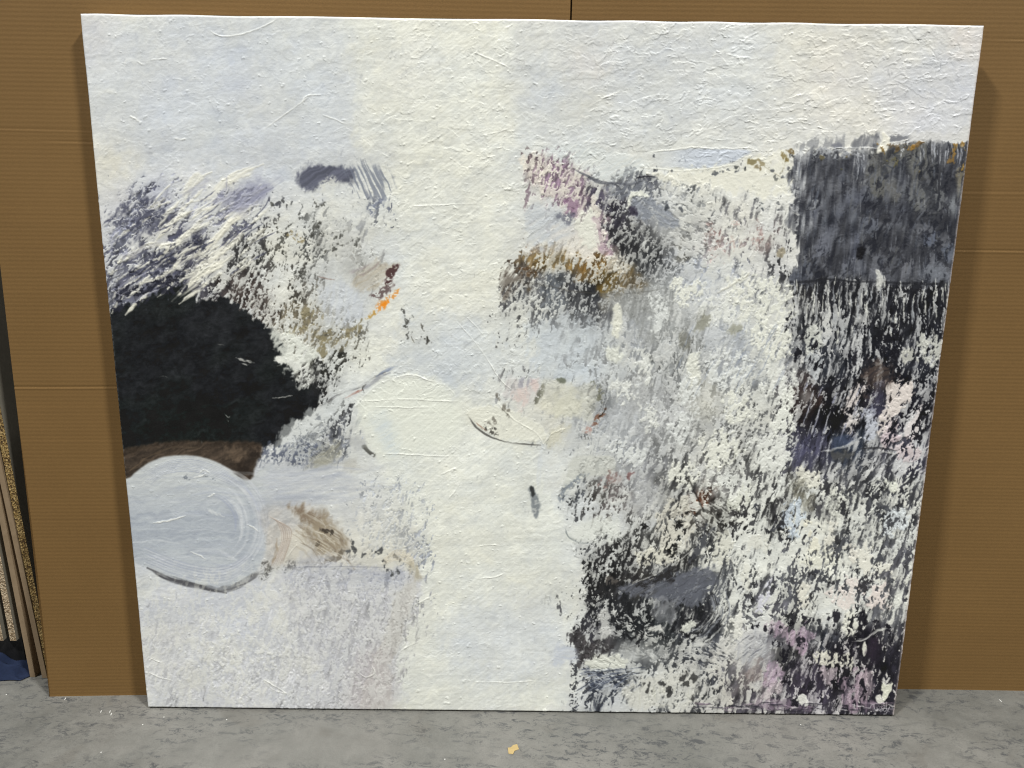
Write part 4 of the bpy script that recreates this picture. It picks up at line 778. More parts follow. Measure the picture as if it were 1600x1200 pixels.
    # -- right middle ---------------------------------------------------------
    for q, cl, a_ in [([(1258, 512), (1276, 508), (1284, 520), (1280, 545), (1262, 556), (1254, 540)], (206, 208, 200), .85), ([(1262, 556), (1282, 550), (1284, 580), (1268, 590), (1260, 575)], (186, 190, 192), .8), ([(1440, 528), (1456, 524), (1474, 532), (1470, 566), (1452, 568), (1440, 552)], (208, 209, 200), .85), ([(1410, 548), (1424, 540), (1428, 560), (1412, 566)], (206, 206, 196), .8),
                      ([(1386, 600), (1412, 592), (1428, 602), (1420, 625), (1400, 645), (1384, 668), (1372, 680), (1376, 650), (1388, 625)], (214, 206, 200), .95), ([(1376, 676), (1384, 660), (1402, 660), (1394, 684), (1384, 700), (1372, 700)], (212, 202, 202), .9),
                      ([(1330, 612), (1350, 602), (1356, 606), (1345, 622), (1330, 640), (1322, 650), (1318, 636)], (214, 206, 202), .92), ([(1322, 650), (1334, 640), (1336, 664), (1326, 686), (1320, 678)], (214, 208, 204), .85), ([(1346, 650), (1360, 632), (1370, 650), (1368, 676), (1356, 690), (1346, 672)], (186, 190, 200), .85),
                      ([(1208, 650), (1224, 612), (1238, 606), (1240, 650), (1242, 672), (1222, 676), (1206, 672)], (220, 222, 214), .95), ([(1414, 668), (1434, 640), (1440, 646), (1428, 676), (1412, 700), (1398, 700)], (214, 208, 206), .85), ([(1396, 690), (1420, 680), (1430, 690), (1416, 712), (1400, 716)], (200, 190, 192), .8), ([(1374, 680), (1394, 672), (1400, 682), (1386, 696), (1376, 694)], (190, 177, 182), .85),
                      ([(1404, 706), (1430, 700), (1440, 712), (1420, 722), (1408, 722)], (198, 187, 188), .8), ([(1290, 776), (1320, 760), (1324, 790), (1310, 806), (1292, 800)], (222, 224, 212), .5), ([(1240, 738), (1262, 730), (1276, 742), (1276, 762), (1250, 760)], (222, 221, 208), .85)]:
        patch(q, cl, a_, 2, 2.6, 2, h=.45, tex=brk2)
    for i, (x, y, r, h_) in enumerate([(1272, 540, 7, 6), (1256, 524, 5, 10), (1246, 556, 5, 10), (1268, 568, 7, 8), (1286, 570, 8, 7), (1380, 536, 12, 22), (1398, 520, 9, 16), (1396, 552, 9, 12), (1455, 541, 6, 5), (1354, 612, 7, 10), (1348, 622, 6, 12), (1332, 560, 9, 14), (1446, 648, 6, 20), (1432, 680, 7, 16), (1424, 692, 8, 8), (1392, 665, 3, 8), (1290, 680, 12, 8), (1272, 660, 10, 14), (1300, 665, 7, 14), (1260, 690, 12, 10), (1326, 680, 10, 6), (1234, 505, 4, 16), (1346, 664, 3, 8), (1338, 668, 3, 6), (1380, 690, 5, 3)]):
        patch([(x - r, y + h_ * .3), (x - r * .2, y - h_), (x + r, y - h_ * .2), (x + r * .3, y + h_)], [(20, 20, 26), (26, 26, 32)][i % 2], .92, 1.6, 3, 2.4, tex=brk)
    for i in range(44):
        x = rs.uniform(1245, 1350); y = rs.uniform(585, 700); l = rs.uniform(12, 34)
        stroke([(x + l * .35, y), (x, y + l)], rs.uniform(1.6, 4), [(188, 190, 196), (24, 24, 30), (150, 152, 168)][i % 3], .8, .4, 1200 + i, 1, .45)
    patch([(1350, 575), (1380, 566), (1396, 574), (1394, 590), (1384, 602), (1372, 596), (1350, 592)], (84, 72, 66), .8, 6, 3, 2, tex=sc(bristle))
    patch([(1250, 688), (1262, 676), (1264, 700), (1250, 712), (1238, 716)], (78, 78, 102), .75, 6, 3, 2, tex=sc(grit))
    patch([(1304, 684), (1330, 680), (1334, 690), (1318, 698), (1302, 694)], (74, 84, 108), .6, 4, 2, 2)
    patch([(1368, 600), (1380, 600), (1376, 640), (1366, 646), (1362, 620)], (70, 70, 88), .7, 4, 2, 2, tex=sc(bristV))
    stroke([(1286, 704), (1310, 700), (1332, 692), (1338, 676)], 6, (206, 207, 206), .6, .7, 45, 1, .3, fine=1.2)
    stroke([(1342, 702), (1370, 699), (1400, 703)], 4, (50, 50, 54), .75, .4, 46, 1)
    stroke([(1350, 706), (1378, 704), (1402, 708)], 5, (218, 218, 212), .6, .7, 47, 1, .3, fine=1.2)
    patch([(1300, 708), (1330, 706), (1326, 716), (1304, 716)], (86, 86, 84), .7, 3, 2, 2)
    for q in [[(1236, 768), (1250, 748), (1262, 756), (1266, 775), (1268, 800), (1256, 795), (1244, 778)]]:
        patch(q, (124, 122, 110), .7, 6, 3, 2, tex=ss(.2, .6, clump))
    # -- right lower: light slabs between grey
    for q, cl, a_ in [([(1255, 812), (1268, 822), (1280, 850), (1278, 866), (1264, 868), (1258, 840)], (222, 220, 204), .95), ([(1224, 790), (1246, 780), (1254, 800), (1250, 825), (1232, 838), (1222, 815)], (196, 207, 218), .8), ([(1290, 828), (1304, 810), (1304, 840), (1316, 864), (1296, 862), (1288, 846)], (220, 218, 206), .85), ([(1322, 862), (1334, 850), (1340, 866), (1330, 880)], (220, 217, 206), .85),
                      ([(1340, 868), (1356, 846), (1368, 872), (1396, 890), (1392, 902), (1358, 905), (1344, 890)], (222, 221, 210), .95), ([(1372, 802), (1396, 796), (1416, 806), (1412, 822), (1386, 836), (1374, 826)], (210, 216, 218), .9), ([(1386, 752), (1402, 752), (1404, 766), (1392, 772), (1386, 764)], (222, 224, 212), .9), ([(1250, 868), (1290, 858), (1316, 868), (1290, 884), (1262, 888)], (222, 222, 208), .85),
                      ([(1246, 920), (1262, 910), (1262, 940), (1252, 954), (1244, 940)], (220, 218, 206), .85), ([(1296, 914), (1330, 905), (1344, 922), (1342, 945), (1322, 955), (1300, 940), (1288, 930)], (222, 214, 208), .92), ([(1356, 916), (1384, 908), (1386, 940), (1374, 952), (1352, 945)], (222, 212, 206), .92), ([(1178, 944), (1192, 922), (1206, 910), (1200, 934), (1190, 954), (1180, 958)], (206, 206, 216), .85),
                      ([(1168, 845), (1185, 832), (1200, 846), (1190, 862), (1170, 860)], (216, 216, 206), .7), ([(1160, 880), (1150, 905), (1168, 925), (1166, 900)], (220, 220, 208), .6), ([(1140, 965), (1160, 958), (1166, 980), (1150, 1000), (1136, 990)], (222, 222, 214), .9), ([(1318, 960), (1334, 958), (1334, 990), (1320, 996)], (222, 222, 210), .85), ([(1270, 1022), (1290, 1016), (1316, 1024), (1330, 1026), (1332, 1044), (1320, 1040), (1300, 1044), (1276, 1040)], (220, 218, 204), .9),
                      ([(1110, 842), (1130, 832), (1142, 850), (1134, 880), (1114, 884), (1106, 866)], (210, 210, 198), .8), ([(1030, 800), (1050, 778), (1072, 775), (1080, 810), (1070, 850), (1040, 865), (1026, 840)], (208, 205, 192), .75), ([(1000, 860), (1040, 852), (1060, 856), (1050, 876), (1010, 884), (992, 878)], (212, 210, 196), .8), ([(1148, 768), (1168, 762), (1168, 795), (1146, 798), (1136, 785)], (210, 212, 200), .8)]:
        patch(q, cl, a_, 2.2, 3, 2.2, h=.4, tex=brk)
    for i, (x, y, r, h_) in enumerate([(1322, 766, 10, 6), (1316, 790, 5, 10), (1372, 795, 12, 14), (1306, 850, 4, 12), (1372, 870, 10, 9), (1270, 895, 6, 5), (1282, 893, 8, 3), (1352, 912, 6, 6), (1386, 905, 3, 5), (1216, 812, 9, 9), (1206, 822, 5, 14), (1160, 800, 4, 7), (1184, 795, 3, 6), (1195, 828, 4, 4), (1258, 848, 4, 5), (1270, 940, 3, 9), (1268, 880, 2, 3), (1300, 905, 4, 4), (1352, 938, 4, 5), (1350, 960, 4, 12)]):
        patch([(x - r, y + h_ * .3), (x - r * .2, y - h_), (x + r, y - h_ * .2), (x + r * .3, y + h_)], [(62, 64, 70), (40, 40, 44)][i % 2], .9, 1.6, 3, 2.6, tex=brk)
    # rust, tent shape at (1090,780)
    stroke([(1076, 755), (1088, 772), (1100, 792), (1120, 808)], 8, (40, 38, 36), .8, .7, 48, 1, 0, fine=3)
    stroke([(1090, 776), (1096, 784), (1098, 792)], 6, (112, 74, 58), .6, .4, 49)
    stroke([(1098, 792), (1086, 806), (1080, 824)], 7, (40, 38, 36), .8, .7, 50, 1, 0, fine=3)
    for q in [[(998, 826), (1004, 812), (1010, 822), (1012, 828), (1004, 826)], [(1046, 820), (1054, 812), (1064, 814), (1064, 824), (1050, 824)], [(1074, 800), (1080, 800), (1078, 806)], [(1040, 862), (1050, 852), (1060, 854), (1058, 864), (1046, 872)]]:
        patch(q, (26, 26, 26), .9, 1.4, 2, 2, tex=ss(.25, .4, grit))
    # dark grey slab with knife scratches
    patch([(962, 916), (1000, 904), (1050, 898), (1080, 888), (1115, 890), (1108, 920), (1095, 940), (1060, 946), (1020, 938), (985, 934), (966, 930)], (96, 99, 108), .9, 4, 3, 2.5, tex=ss(.15, .55, bristle) * .4 + .6)
    patch([(940, 912), (975, 902), (1020, 898), (1052, 886), (1080, 868), (1086, 876), (1060, 896), (1010, 914), (975, 922), (950, 920)], (40, 39, 40), .88, 3, 3, 2.5, tex=ss(.25, .45, clump))
    patch([(1078, 836), (1094, 820), (1110, 826), (1106, 850), (1092, 870), (1080, 880), (1066, 888), (1076, 862)], (58, 60, 66), .85, 4, 3, 3, tex=ss(.3, .5, U(NV)))
    for i, p in enumerate([[(975, 918), (1010, 902), (1050, 882)], [(1010, 892), (1040, 880), (1070, 862)], [(985, 912), (996, 906)], [(1050, 884), (1070, 870), (1082, 856)], [(1012, 906), (1020, 902)]]):
        stroke(p, 2, (196, 196, 192), .8, .3, 1300 + i, 1, .5)
    patch([(944, 905), (956, 902), (966, 908), (960, 914), (948, 914)], (110, 104, 98), .6, 2, 1.5, 1.5)
    for i in range(16):   # scratches on the slab
        x = rs.uniform(980, 1090); y = rs.uniform(905, 935); stroke([(x, y), (x + 24, y - 12)], 1.2, [(130, 134, 144), (60, 62, 70)][i % 2], .6, .3, 1320 + i)
    # columns of black and white below it
    for i, (x, y, r, h_) in enumerate([(1018, 975, 5, 12), (1052, 980, 4, 16), (1066, 970, 4, 18), (1012, 962, 5, 14), (985, 958, 4, 12), (972, 978, 6, 5), (980, 992, 9, 5), (996, 990, 5, 12), (1040, 945, 6, 4), (1070, 946, 10, 5), (1094, 955, 6, 18), (1086, 985, 7, 10), (1000, 935, 5, 12), (975, 945, 4, 8), (952, 925, 5, 16), (925, 960, 4, 14), (1030, 992, 8, 3), (1076, 996, 9, 4), (1110, 975, 3, 10), (1122, 985, 3, 10), (1108, 995, 5, 5)]):
        patch([(x - r, y + h_ * .3), (x - r * .2, y - h_), (x + r, y - h_ * .2), (x + r * .3, y + h_)], (30, 31, 34), .92, 1.5, 3, 2.2, tex=brk)
    patch([(936, 960), (948, 952), (950, 985), (944, 998), (938, 990)], (196, 197, 194), .9, 2, 1.5, 1.2, h=.4)
    patch([(1068, 975), (1080, 965), (1086, 975), (1078, 985), (1070, 986)], (216, 218, 208), .9, 2, 2, 2, h=.4)
    patch([(1012, 982), (1030, 976), (1034, 984), (1020, 988)], (216, 216, 210), .9, 2, 1.5, 1.5, h=.4)
    patch([(1022, 940), (1050, 935), (1050, 965), (1030, 975), (1020, 960)], (150, 152, 156), .7, 4, 3, 2.5, tex=sc(clump))
    # arcs sweeping round (1100..1140,940..1010)
    for i in range(34):
        r = 52 + rs.uniform(0, 34); a0 = rs.uniform(-30, 40); a1 = a0 + rs.uniform(20, 45); pts = []
        for k in range(6):
            a = math.radians(a0 + (a1 - a0) * k / 5); pts.append((1052 + r * math.cos(a), 950 + r * .75 * math.sin(a)))
        stroke(pts, rs.uniform(1.6, 4), [(206, 208, 204), (34, 35, 40), (150, 154, 160)][i % 3], .75, .4, 1350 + i, 1, .3)
    # white pillow, combed blue-grey below
    patch([(912, 1036), (925, 1024), (950, 1022), (975, 1030), (980, 1040), (950, 1048), (920, 1044)], (212, 214, 204), .92, 3, 2, 1.5, h=.4)
    for i in range(70):
        x = rs.uniform(896, 985); y = rs.uniform(1044, 1084); a = -.15 if y < 1060 else -.55
        l = rs.uniform(12, 30); stroke([(x, y), (x + l, y + l * a)], rs.uniform(1.3, 2.8), [(60, 66, 80), (198, 204, 212), (100, 108, 126)][i % 3], .7, .4, 1400 + i, 1, .3)
    patch([(892, 992), (905, 990), (908, 1006), (925, 1000), (940, 1004), (955, 1012), (940, 1020), (915, 1030), (900, 1042), (896, 1036), (906, 1018), (892, 1008)], (52, 50, 52), .85, 3, 3, 3, tex=ss(.3, .5, U(NF)))
    patch([(866, 1010), (885, 1006), (903, 1020), (900, 1032), (872, 1040), (862, 1036)], (184, 191, 205), .7, 6, 2, 1.5, tex=sc(bristH))
    s, m = pmask([(890, 1044), (900, 1044), (898, 1108), (890, 1108)], 1.2, .3, 2)
    C[s] += (np.array([70, 72, 76], f32) / 255 - C[s]) * (m * ss(.55, .7, grit[s]))[..., None]
    patch([(985, 1064), (1075, 1052), (1080, 1100), (990, 1104), (975, 1085)], (208, 208, 200), .85, 5, 2, 1.5, tex=ss(-.1, .3, clump), h=.2)
    for i in range(22):
        x = rs.uniform(985, 1080); y = rs.uniform(1066, 1082); stroke([(x, y), (x + rs.uniform(-1, 1), y + rs.uniform(10, 26))], rs.uniform(1.5, 4), [(180, 182, 178), (216, 217, 208), (190, 190, 176)][i % 3], .5, .4, 1480 + i, 1, .1)
    for x, y, r in [(1010, 1070, 3), (1012, 1080, 3), (1042, 1078, 5), (1036, 1068, 4), (1070, 1070, 4), (1045, 1084, 4), (1084, 1090, 5), (1088, 1100, 3), (1018, 1078, 2), (1080, 1060, 5), (1064, 1058, 4), (1112, 1072, 3)]:
        patch([(x - r, y - r * .3), (x, y - r), (x + r, y + r * .2), (x, y + r)], (56, 56, 56), .85, 1.3, 2, 2.2)
    # mauve & black corner
    for q, cl, a_ in [([(1200, 972), (1222, 974), (1236, 985), (1252, 990), (1262, 1000), (1258, 1018), (1252, 1026), (1244, 1016), (1228, 1000), (1212, 990), (1200, 992)], (180, 160, 176), .95), ([(1244, 985), (1262, 978), (1268, 994), (1256, 1004)], (176, 156, 174), .8), ([(1190, 1046), (1206, 1036), (1222, 1038), (1216, 1062), (1200, 1072), (1190, 1064)], (182, 160, 180), .85),
                      ([(1270, 1040), (1290, 1040), (1306, 1046), (1304, 1056), (1290, 1062), (1274, 1050)], (200, 186, 192), .85), ([(1332, 1052), (1342, 1046), (1352, 1056), (1350, 1090), (1340, 1100), (1332, 1080)], (188, 168, 180), .85), ([(1316, 1066), (1328, 1060), (1330, 1096), (1318, 1096)], (180, 160, 174), .8), ([(1350, 1050), (1362, 1050), (1364, 1076), (1356, 1092), (1350, 1080)], (196, 180, 186), .85),
                      ([(1170, 1040), (1190, 1034), (1192, 1060), (1178, 1070), (1164, 1062)], (134, 122, 120), .7), ([(1152, 1010), (1180, 985), (1206, 1000), (1216, 1016), (1180, 1030), (1158, 1040)], (172, 174, 178), .75), ([(1330, 1098), (1360, 1092), (1370, 1106), (1330, 1110)], (150, 130, 146), .7), ([(1180, 1098), (1230, 1094), (1260, 1106), (1200, 1110)], (140, 124, 140), .7), ([(1200, 1070), (1225, 1062), (1215, 1084), (1180, 1094)], (204, 194, 196), .75)]:
        patch(q, cl, a_, 2.5, 3, 2.2, tex=sc(bristV), h=.35)
    for i in range(20):
        x = rs.uniform(1160, 1215); y = rs.uniform(990, 1030); stroke([(x, y), (x - 18, y + 14)], rs.uniform(1.4, 3), [(206, 208, 208), (120, 122, 128), (80, 82, 92)][i % 3], .6, .4, 1500 + i, 1, .3)
    for i, (x, y, r, h_) in enumerate([(1350, 1000, 12, 12), (1364, 1012, 14, 18), (1390, 995, 6, 12), (1344, 1020, 8, 16), (1372, 1036, 12, 6), (1392, 1030, 6, 14), (1312, 1062, 6, 8), (1322, 1068, 8, 5), (1318, 1040, 3, 12), (1240, 1040, 10, 9), (1226, 1020, 6, 14), (1262, 968, 6, 5), (1240, 970, 4, 4), (1304, 965, 7, 9), (1344, 970, 6, 14), (1250, 1000, 6, 8), (1276, 1052, 8, 5), (1262, 1070, 10, 8), (1244, 1096, 8, 8), (1386, 1060, 6, 10), (1384, 1082, 5, 6), (1212, 1010, 6, 10), (1180, 975, 8, 5), (1198, 985, 6, 5), (1220, 982, 4, 3), (1372, 1085, 5, 12), (1345, 1076, 3, 14), (1366, 974, 10, 4), (1384, 980, 9, 4), (1300, 1010, 8, 5), (1310, 1018, 8, 4), (1290, 1030, 4, 3), (1330, 1004, 5, 8), (1305, 988, 4, 12), (1228, 1062, 6, 5)]):
        patch([(x - r, y + h_ * .3), (x - r * .2, y - h_), (x + r, y - h_ * .2), (x + r * .3, y + h_)], [(24, 23, 30), (34, 33, 40)][i % 2], .93, 1.5, 3.2, 2.4, tex=brk)
    stroke([(1333, 1000), (1350, 996), (1370, 986), (1388, 984)], 6, (218, 218, 212), .85, .6, 51, 1, .4, fine=1.4)
    patch([(1346, 1006), (1352, 1004), (1351, 1022), (1346, 1020)], (220, 220, 208), .95, 1.2, 1, 1, h=.5)
    patch([(1378, 1066), (1384, 1070), (1392, 1064), (1390, 1080), (1386, 1088), (1382, 1098), (1376, 1092), (1376, 1080)], (224, 225, 208), .95, 1.3, 1.2, 1.2, h=.6)
    patch([(1366, 1088), (1376, 1088), (1380, 1096), (1374, 1100), (1366, 1096)], (224, 224, 214), .95, 1.3, 1.2, 1.2, h=.6)
    patch([(1246, 1088), (1256, 1086), (1262, 1096), (1252, 1100)], (220, 221, 214), .95, 1.3, 1.5, 1.2, h=.6)
    patch([(1356, 1000), (1376, 996), (1374, 1030), (1360, 1034)], (52, 42, 56), .7, 5, 2, 2, tex=sc(bristV))
    # bottom rim of dragged dark and mauve
    for i in range(60):
        x = rs.uniform(1080, 1395); y = 1096 + (x - 1080) * .012 + rs.uniform(-2, 12)
        stroke([(x, y), (x + rs.uniform(10, 30), y + rs.uniform(-2, 3))], rs.uniform(1.5, 3.5), [(46, 44, 54), (210, 206, 208), (150, 134, 148), (60, 58, 66)][i % 4], .8, .4, 1550 + i, 1, .3)
    # signature, lower right corner
    for i, p in enumerate([[(1358, 1106), (1360, 1102), (1364, 1101)], [(1364, 1103), (1366, 1109), (1370, 1110), (1369, 1106)], [(1370, 1109), (1373, 1106), (1374, 1110), (1377, 1107)], [(1376, 1106), (1378, 1109), (1375, 1112)], [(1381, 1103), (1379, 1109), (1381, 1112), (1384, 1109), (1383, 1104)], [(1389, 1105), (1386, 1110), (1388, 1112)], [(1388, 1106), (1385, 1112), (1383, 1116)]]):
        stroke(p, 1.4, (205, 202, 208), .85, .1, 1600 + i, 0, .1, fine=.2)
    # painted canvas edges: thin dirty white lip on the right side, darker dots left
    xe = 1539 - (YY - 39) * .1320
    lip = ss(5, 1.5, xe - XX) * (.5 + .4 * (grit > .3))
    C[...] += (np.array([188, 176, 170], f32) / 255 - C) * (lip * .75)[..., None]
    xl = 124.3 + (YY - 20.7) * .0965
    lipl = ss(4, 1, XX - xl) * ss(.55, .7, grit)
    C[...] += (np.array([190, 188, 186], f32) / 255 - C) * (lipl * .35 * ss(470, 500, YY) + 0 * XX)[..., None]

    # ---- relief of the thick whites ------------------------------------------
    white = np.clip((C.mean(-1) - .62) * 5, 0, 1)
    def wrinkle(seed, la, lb, ang, w, thr, dens):
        n = nz(seed, la, lb, ang, 4, .5, 1.6); g = ss(thr, thr + .14, U(nz(seed + 3, 36, 26, ang, 2, .7, 3))); k = ss(1 - dens, 1 - dens + .2, U(nz(seed + 5, 22, 9, ang, 2, .6, 2)))
        return np.exp(-(n / w) ** 2) * g * k, (ss(-w * 1.4, w * .3, n) - .5) * g * (.35 + .65 * k)
    topright = ss(800, 980, XX) * ss(268, 240, YY)
    mid_ = ss(560, 640, XX) * ss(900, 860, XX)
    R = np.zeros((RH, RW), f32); S_ = np.zeros((RH, RW), f32)
    for a_, arg, mk in ((1.0, (71, 46, 11, 12, .07, .30, .75), topright), (1.0, (91, 42, 13, 34, .06, .42, .7), topright), (.8, (92, 70, 6, 0, .09, .35, .6), topright), (.8, (93, 26, 12, -35, .06, .5, .6), topright),
                        (.7, (72, 34, 8, 38, .07, .5, .55), .30 + .7 * mid_), (.6, (73, 40, 7, 0, .07, .5, .55), np.maximum(mid_, .35)), (.6, (74, 30, 9, -32, .06, .5, .55), .8), (.6, (94, 34, 8, 62, .055, .5, .55), .7), (.6, (95, 48, 10, 22, .05, .45, .6), .8),
                        (.7, (75, 14, 8, 60, .09, .55, .5), ss(440, 470, YY) * ss(620, 640, XX) * .4 + ss(900, 950, YY) * ss(660, 600, XX))):
        r_, t_ = wrinkle(*arg); R += a_ * r_ * mk; S_ += a_ * t_ * mk
    calm = 1 - .55 * ss(600, 680, YY) * ss(950, 880, XX) - .35 * ss(500, 430, XX) * ss(250, 220, YY)
    H[...] += (R * .8 + S_ * .45) * white * calm
    C[...] += (np.minimum(C * 1.05, .93) - C) * (np.clip(R, 0, 1) * white * .6)[..., None]  # ridge crests lightened in the colour, as a painted highlight
    # stray knife ridges the eye catches
    for i, (p, w_) in enumerate([([(326, 47), (338, 54), (352, 57), (380, 52), (412, 42), (432, 31)], 2.6), ([(202, 182), (212, 186), (222, 192)], 4), ([(272, 215), (282, 217), (292, 216)], 5), ([(410, 205), (440, 182), (470, 160), (488, 148)], 2.6), ([(470, 160), (480, 150), (500, 148)], 3), ([(508, 180), (525, 186), (540, 193)], 3), ([(752, 212), (775, 207), (795, 202)], 2.6),
                                  ([(750, 250), (760, 247), (774, 244)], 2.6), ([(640, 322), (700, 320), (750, 317)], 1.6), ([(740, 82), (765, 92), (795, 106)], 3), ([(1012, 55), (1025, 52), (1035, 55)], 3), ([(930, 160), (950, 148), (975, 140)], 3), ([(560, 628), (620, 624), (680, 626), (720, 628)], 2.2), ([(590, 636), (640, 637), (680, 635)], 2.2), ([(600, 592), (640, 586), (660, 590), (690, 605)], 2.6),
                                  ([(710, 500), (745, 540), (780, 590), (800, 610)], 2), ([(730, 498), (760, 530)], 2), ([(590, 708), (640, 710), (700, 712)], 2), ([(730, 854), (760, 852), (782, 854)], 2), ([(745, 905), (770, 902), (786, 897)], 2.2), ([(638, 952), (655, 942), (680, 930)], 2.4), ([(660, 1000), (640, 1008), (620, 1020)], 2.2), ([(230, 1050), (250, 1058), (270, 1064)], 2.2), ([(232, 1028), (250, 1034)], 2), ([(410, 1062), (430, 1072), (445, 1082), (430, 1078), (415, 1070)], 2.4),
                                  ([(560, 1050), (572, 1058), (585, 1050), (580, 1040)], 2.2), ([(690, 740), (700, 735), (712, 730)], 3), ([(718, 745), (715, 760), (700, 780)], 2.4), ([(740, 1065), (790, 1066), (840, 1064)], 2), ([(215, 96), (222, 100)], 3.5), ([(236, 94), (250, 92), (262, 91)], 2.5), ([(448, 870), (455, 860), (462, 852)], 2)]):
        stroke(p, w_, (232, 232, 224), .5, .2, 1700 + i, 1, 1.5, .45, .6)
    # weave, bristle marks, grit
    wv = np.sin(XX * 2.2 + WX2 * .3) + np.sin(YY * 2.2 + WY2 * .3)
    H[...] += .020 * wv + .022 * STR_ * white + .035 * fine + .03 * (bristle - .5) * 2 * white + .05 * mott
    H[...] += .05 * nz(81, 30, 1.5, 38, 1) * white * mid_
    # tiny random clots of paint
    cl = ss(.985, .999, U(nz(82, 4, 3, 20, 2, .6, 1))); H[...] += cl * .8 * white
    dn = ss(.994, 1.0, U(nz(83, 5, 3, 70, 2, .6, 1))) * ss(.1, .3, cc)
    C[...] += (dk - C) * (dn * .6)[..., None]
    np.clip(C, .02, .95, out=C)
    return C, H

PAINT_GAIN = 1.06
WORLD = .13
LAMPS = [((8.6, -5.4, 13.2), (0, 1.5, .8), 1.5, .8, 2500), ((-8.9, -5.5, 13.2), (0, 1.5, .8), 1.5, .8, 2300), ((0.2, 1.86, 6.0), (0, 1.86, 0), 2.5, .08, 160)]

# ===========================================================================
#  Scene
# ===========================================================================
import bpy, bmesh, random
from mathutils import Vector, Matrix
random.seed(3)
sc = bpy.context.scene
COL = sc.collection

# camera pose and the lens, metres; floor is z = 0, the boards stand along +Y
F_PX = 1110.0
M = np.array([[0.9999264659581544, 0.011985545193713898, 0.0018464514197320714],
              [0.001101351157057629, -0.24138411541447152, 0.9704290266944832],
              [0.01207682499934634, -0.9703556335344184, -0.24137956575889485]])
CAM_H = 1.1686174485834784
HOM = np.array([[1418.3264697964937, 153.2530574655792, 124.3], [18.391898844740282, 1319.190414969936, 20.7], [0.002356380634466918, 0.2120220850022663, 1.0]])
PW, PH, PTH, LEAN = 1.78, 1.5268661, 0.034, math.radians(2.8)
P0 = Vector((-0.85515662, 1.4537459, 0.003))       # front bottom-left corner of the canvas

def ray(px, py): return M @ np.array([(px - 800) / F_PX, (py - 600) / F_PX, 1.0])
def on_floor(px, py):
    r = ray(px, py); t = -CAM_H / r[2]; return Vector((r[0] * t, r[1] * t, 0))
def on_y(px, py, y):
    r = ray(px, py); t = y / r[1]; return Vector((r[0] * t, y, CAM_H + r[2] * t))

# ---- node helpers ----------------------------------------------------------
def mat(name, rough=.6, spec=.5):
    m = bpy.data.materials.new(name); m.use_nodes = True
    nt = m.node_tree; b = nt.nodes['Principled BSDF']
    b.inputs['Roughness'].default_value = rough; b.inputs['Specular IOR Level'].default_value = spec
    return m, nt, b
def node(nt, t, **k):
    n = nt.nodes.new(t)
    for a, v in k.items():
        if a in n.inputs: n.inputs[a].default_value = v
        else: setattr(n, a, v)
    return n
def coords(nt, scale=(1, 1, 1), rot=(0, 0, 0), loc=(0, 0, 0)):
    tc = nt.nodes.new('ShaderNodeTexCoord'); mp = nt.nodes.new('ShaderNodeMapping')
    mp.inputs['Scale'].default_value = scale; mp.inputs['Rotation'].default_value = rot; mp.inputs['Location'].default_value = loc
    nt.links.new(tc.outputs['Object'], mp.inputs['Vector']); return mp.outputs['Vector']
def noise(nt, vec, scale, detail=6, rough=.6, dist=0):
    n = nt.nodes.new('ShaderNodeTexNoise'); n.inputs['Scale'].default_value = scale; n.inputs['Detail'].default_value = detail
    n.inputs['Roughness'].default_value = rough; n.inputs['Distortion'].default_value = dist
    nt.links.new(vec, n.inputs['Vector']); return n.outputs['Fac']
def ramp(nt, fac, stops, interp='LINEAR'):
    r = nt.nodes.new('ShaderNodeValToRGB'); r.color_ramp.interpolation = interp
    e = r.color_ramp.elements
    while len(e) < len(stops): e.new(.5)
    for i, (p, c) in enumerate(stops):
        e[i].position = p; e[i].color = (c, c, c, 1) if isinstance(c, (int, float)) else (*c, 1)
    nt.links.new(fac, r.inputs['Fac']); return r.outputs['Color']
def mixc(nt, f, a, b, mode='MIX'):
    m = nt.nodes.new('ShaderNodeMix'); m.data_type = 'RGBA'; m.blend_type = mode
    for s, v in ((m.inputs[0], f), (m.inputs[6], a), (m.inputs[7], b)):
        if isinstance(v, (int, float)): s.default_value = v
        elif isinstance(v, tuple): s.default_value = (*v, 1)
        else: nt.links.new(v, s)
    return m.outputs[2]
def maths(nt, op, a, b=0.0, clamp=False):
    m = nt.nodes.new('ShaderNodeMath'); m.operation = op; m.use_clamp = clamp
    for s, v in ((m.inputs[0], a), (m.inputs[1], b)):
        if isinstance(v, (int, float)): s.default_value = v
        else: nt.links.new(v, s)
    return m.outputs[0]
def bump(nt, b, h, strength, dist):
    n = nt.nodes.new('ShaderNodeBump'); n.inputs['Strength'].default_value = strength; n.inputs['Distance'].default_value = dist
    nt.links.new(h, n.inputs['Height']); nt.links.new(n.outputs['Normal'], b.inputs['Normal'])

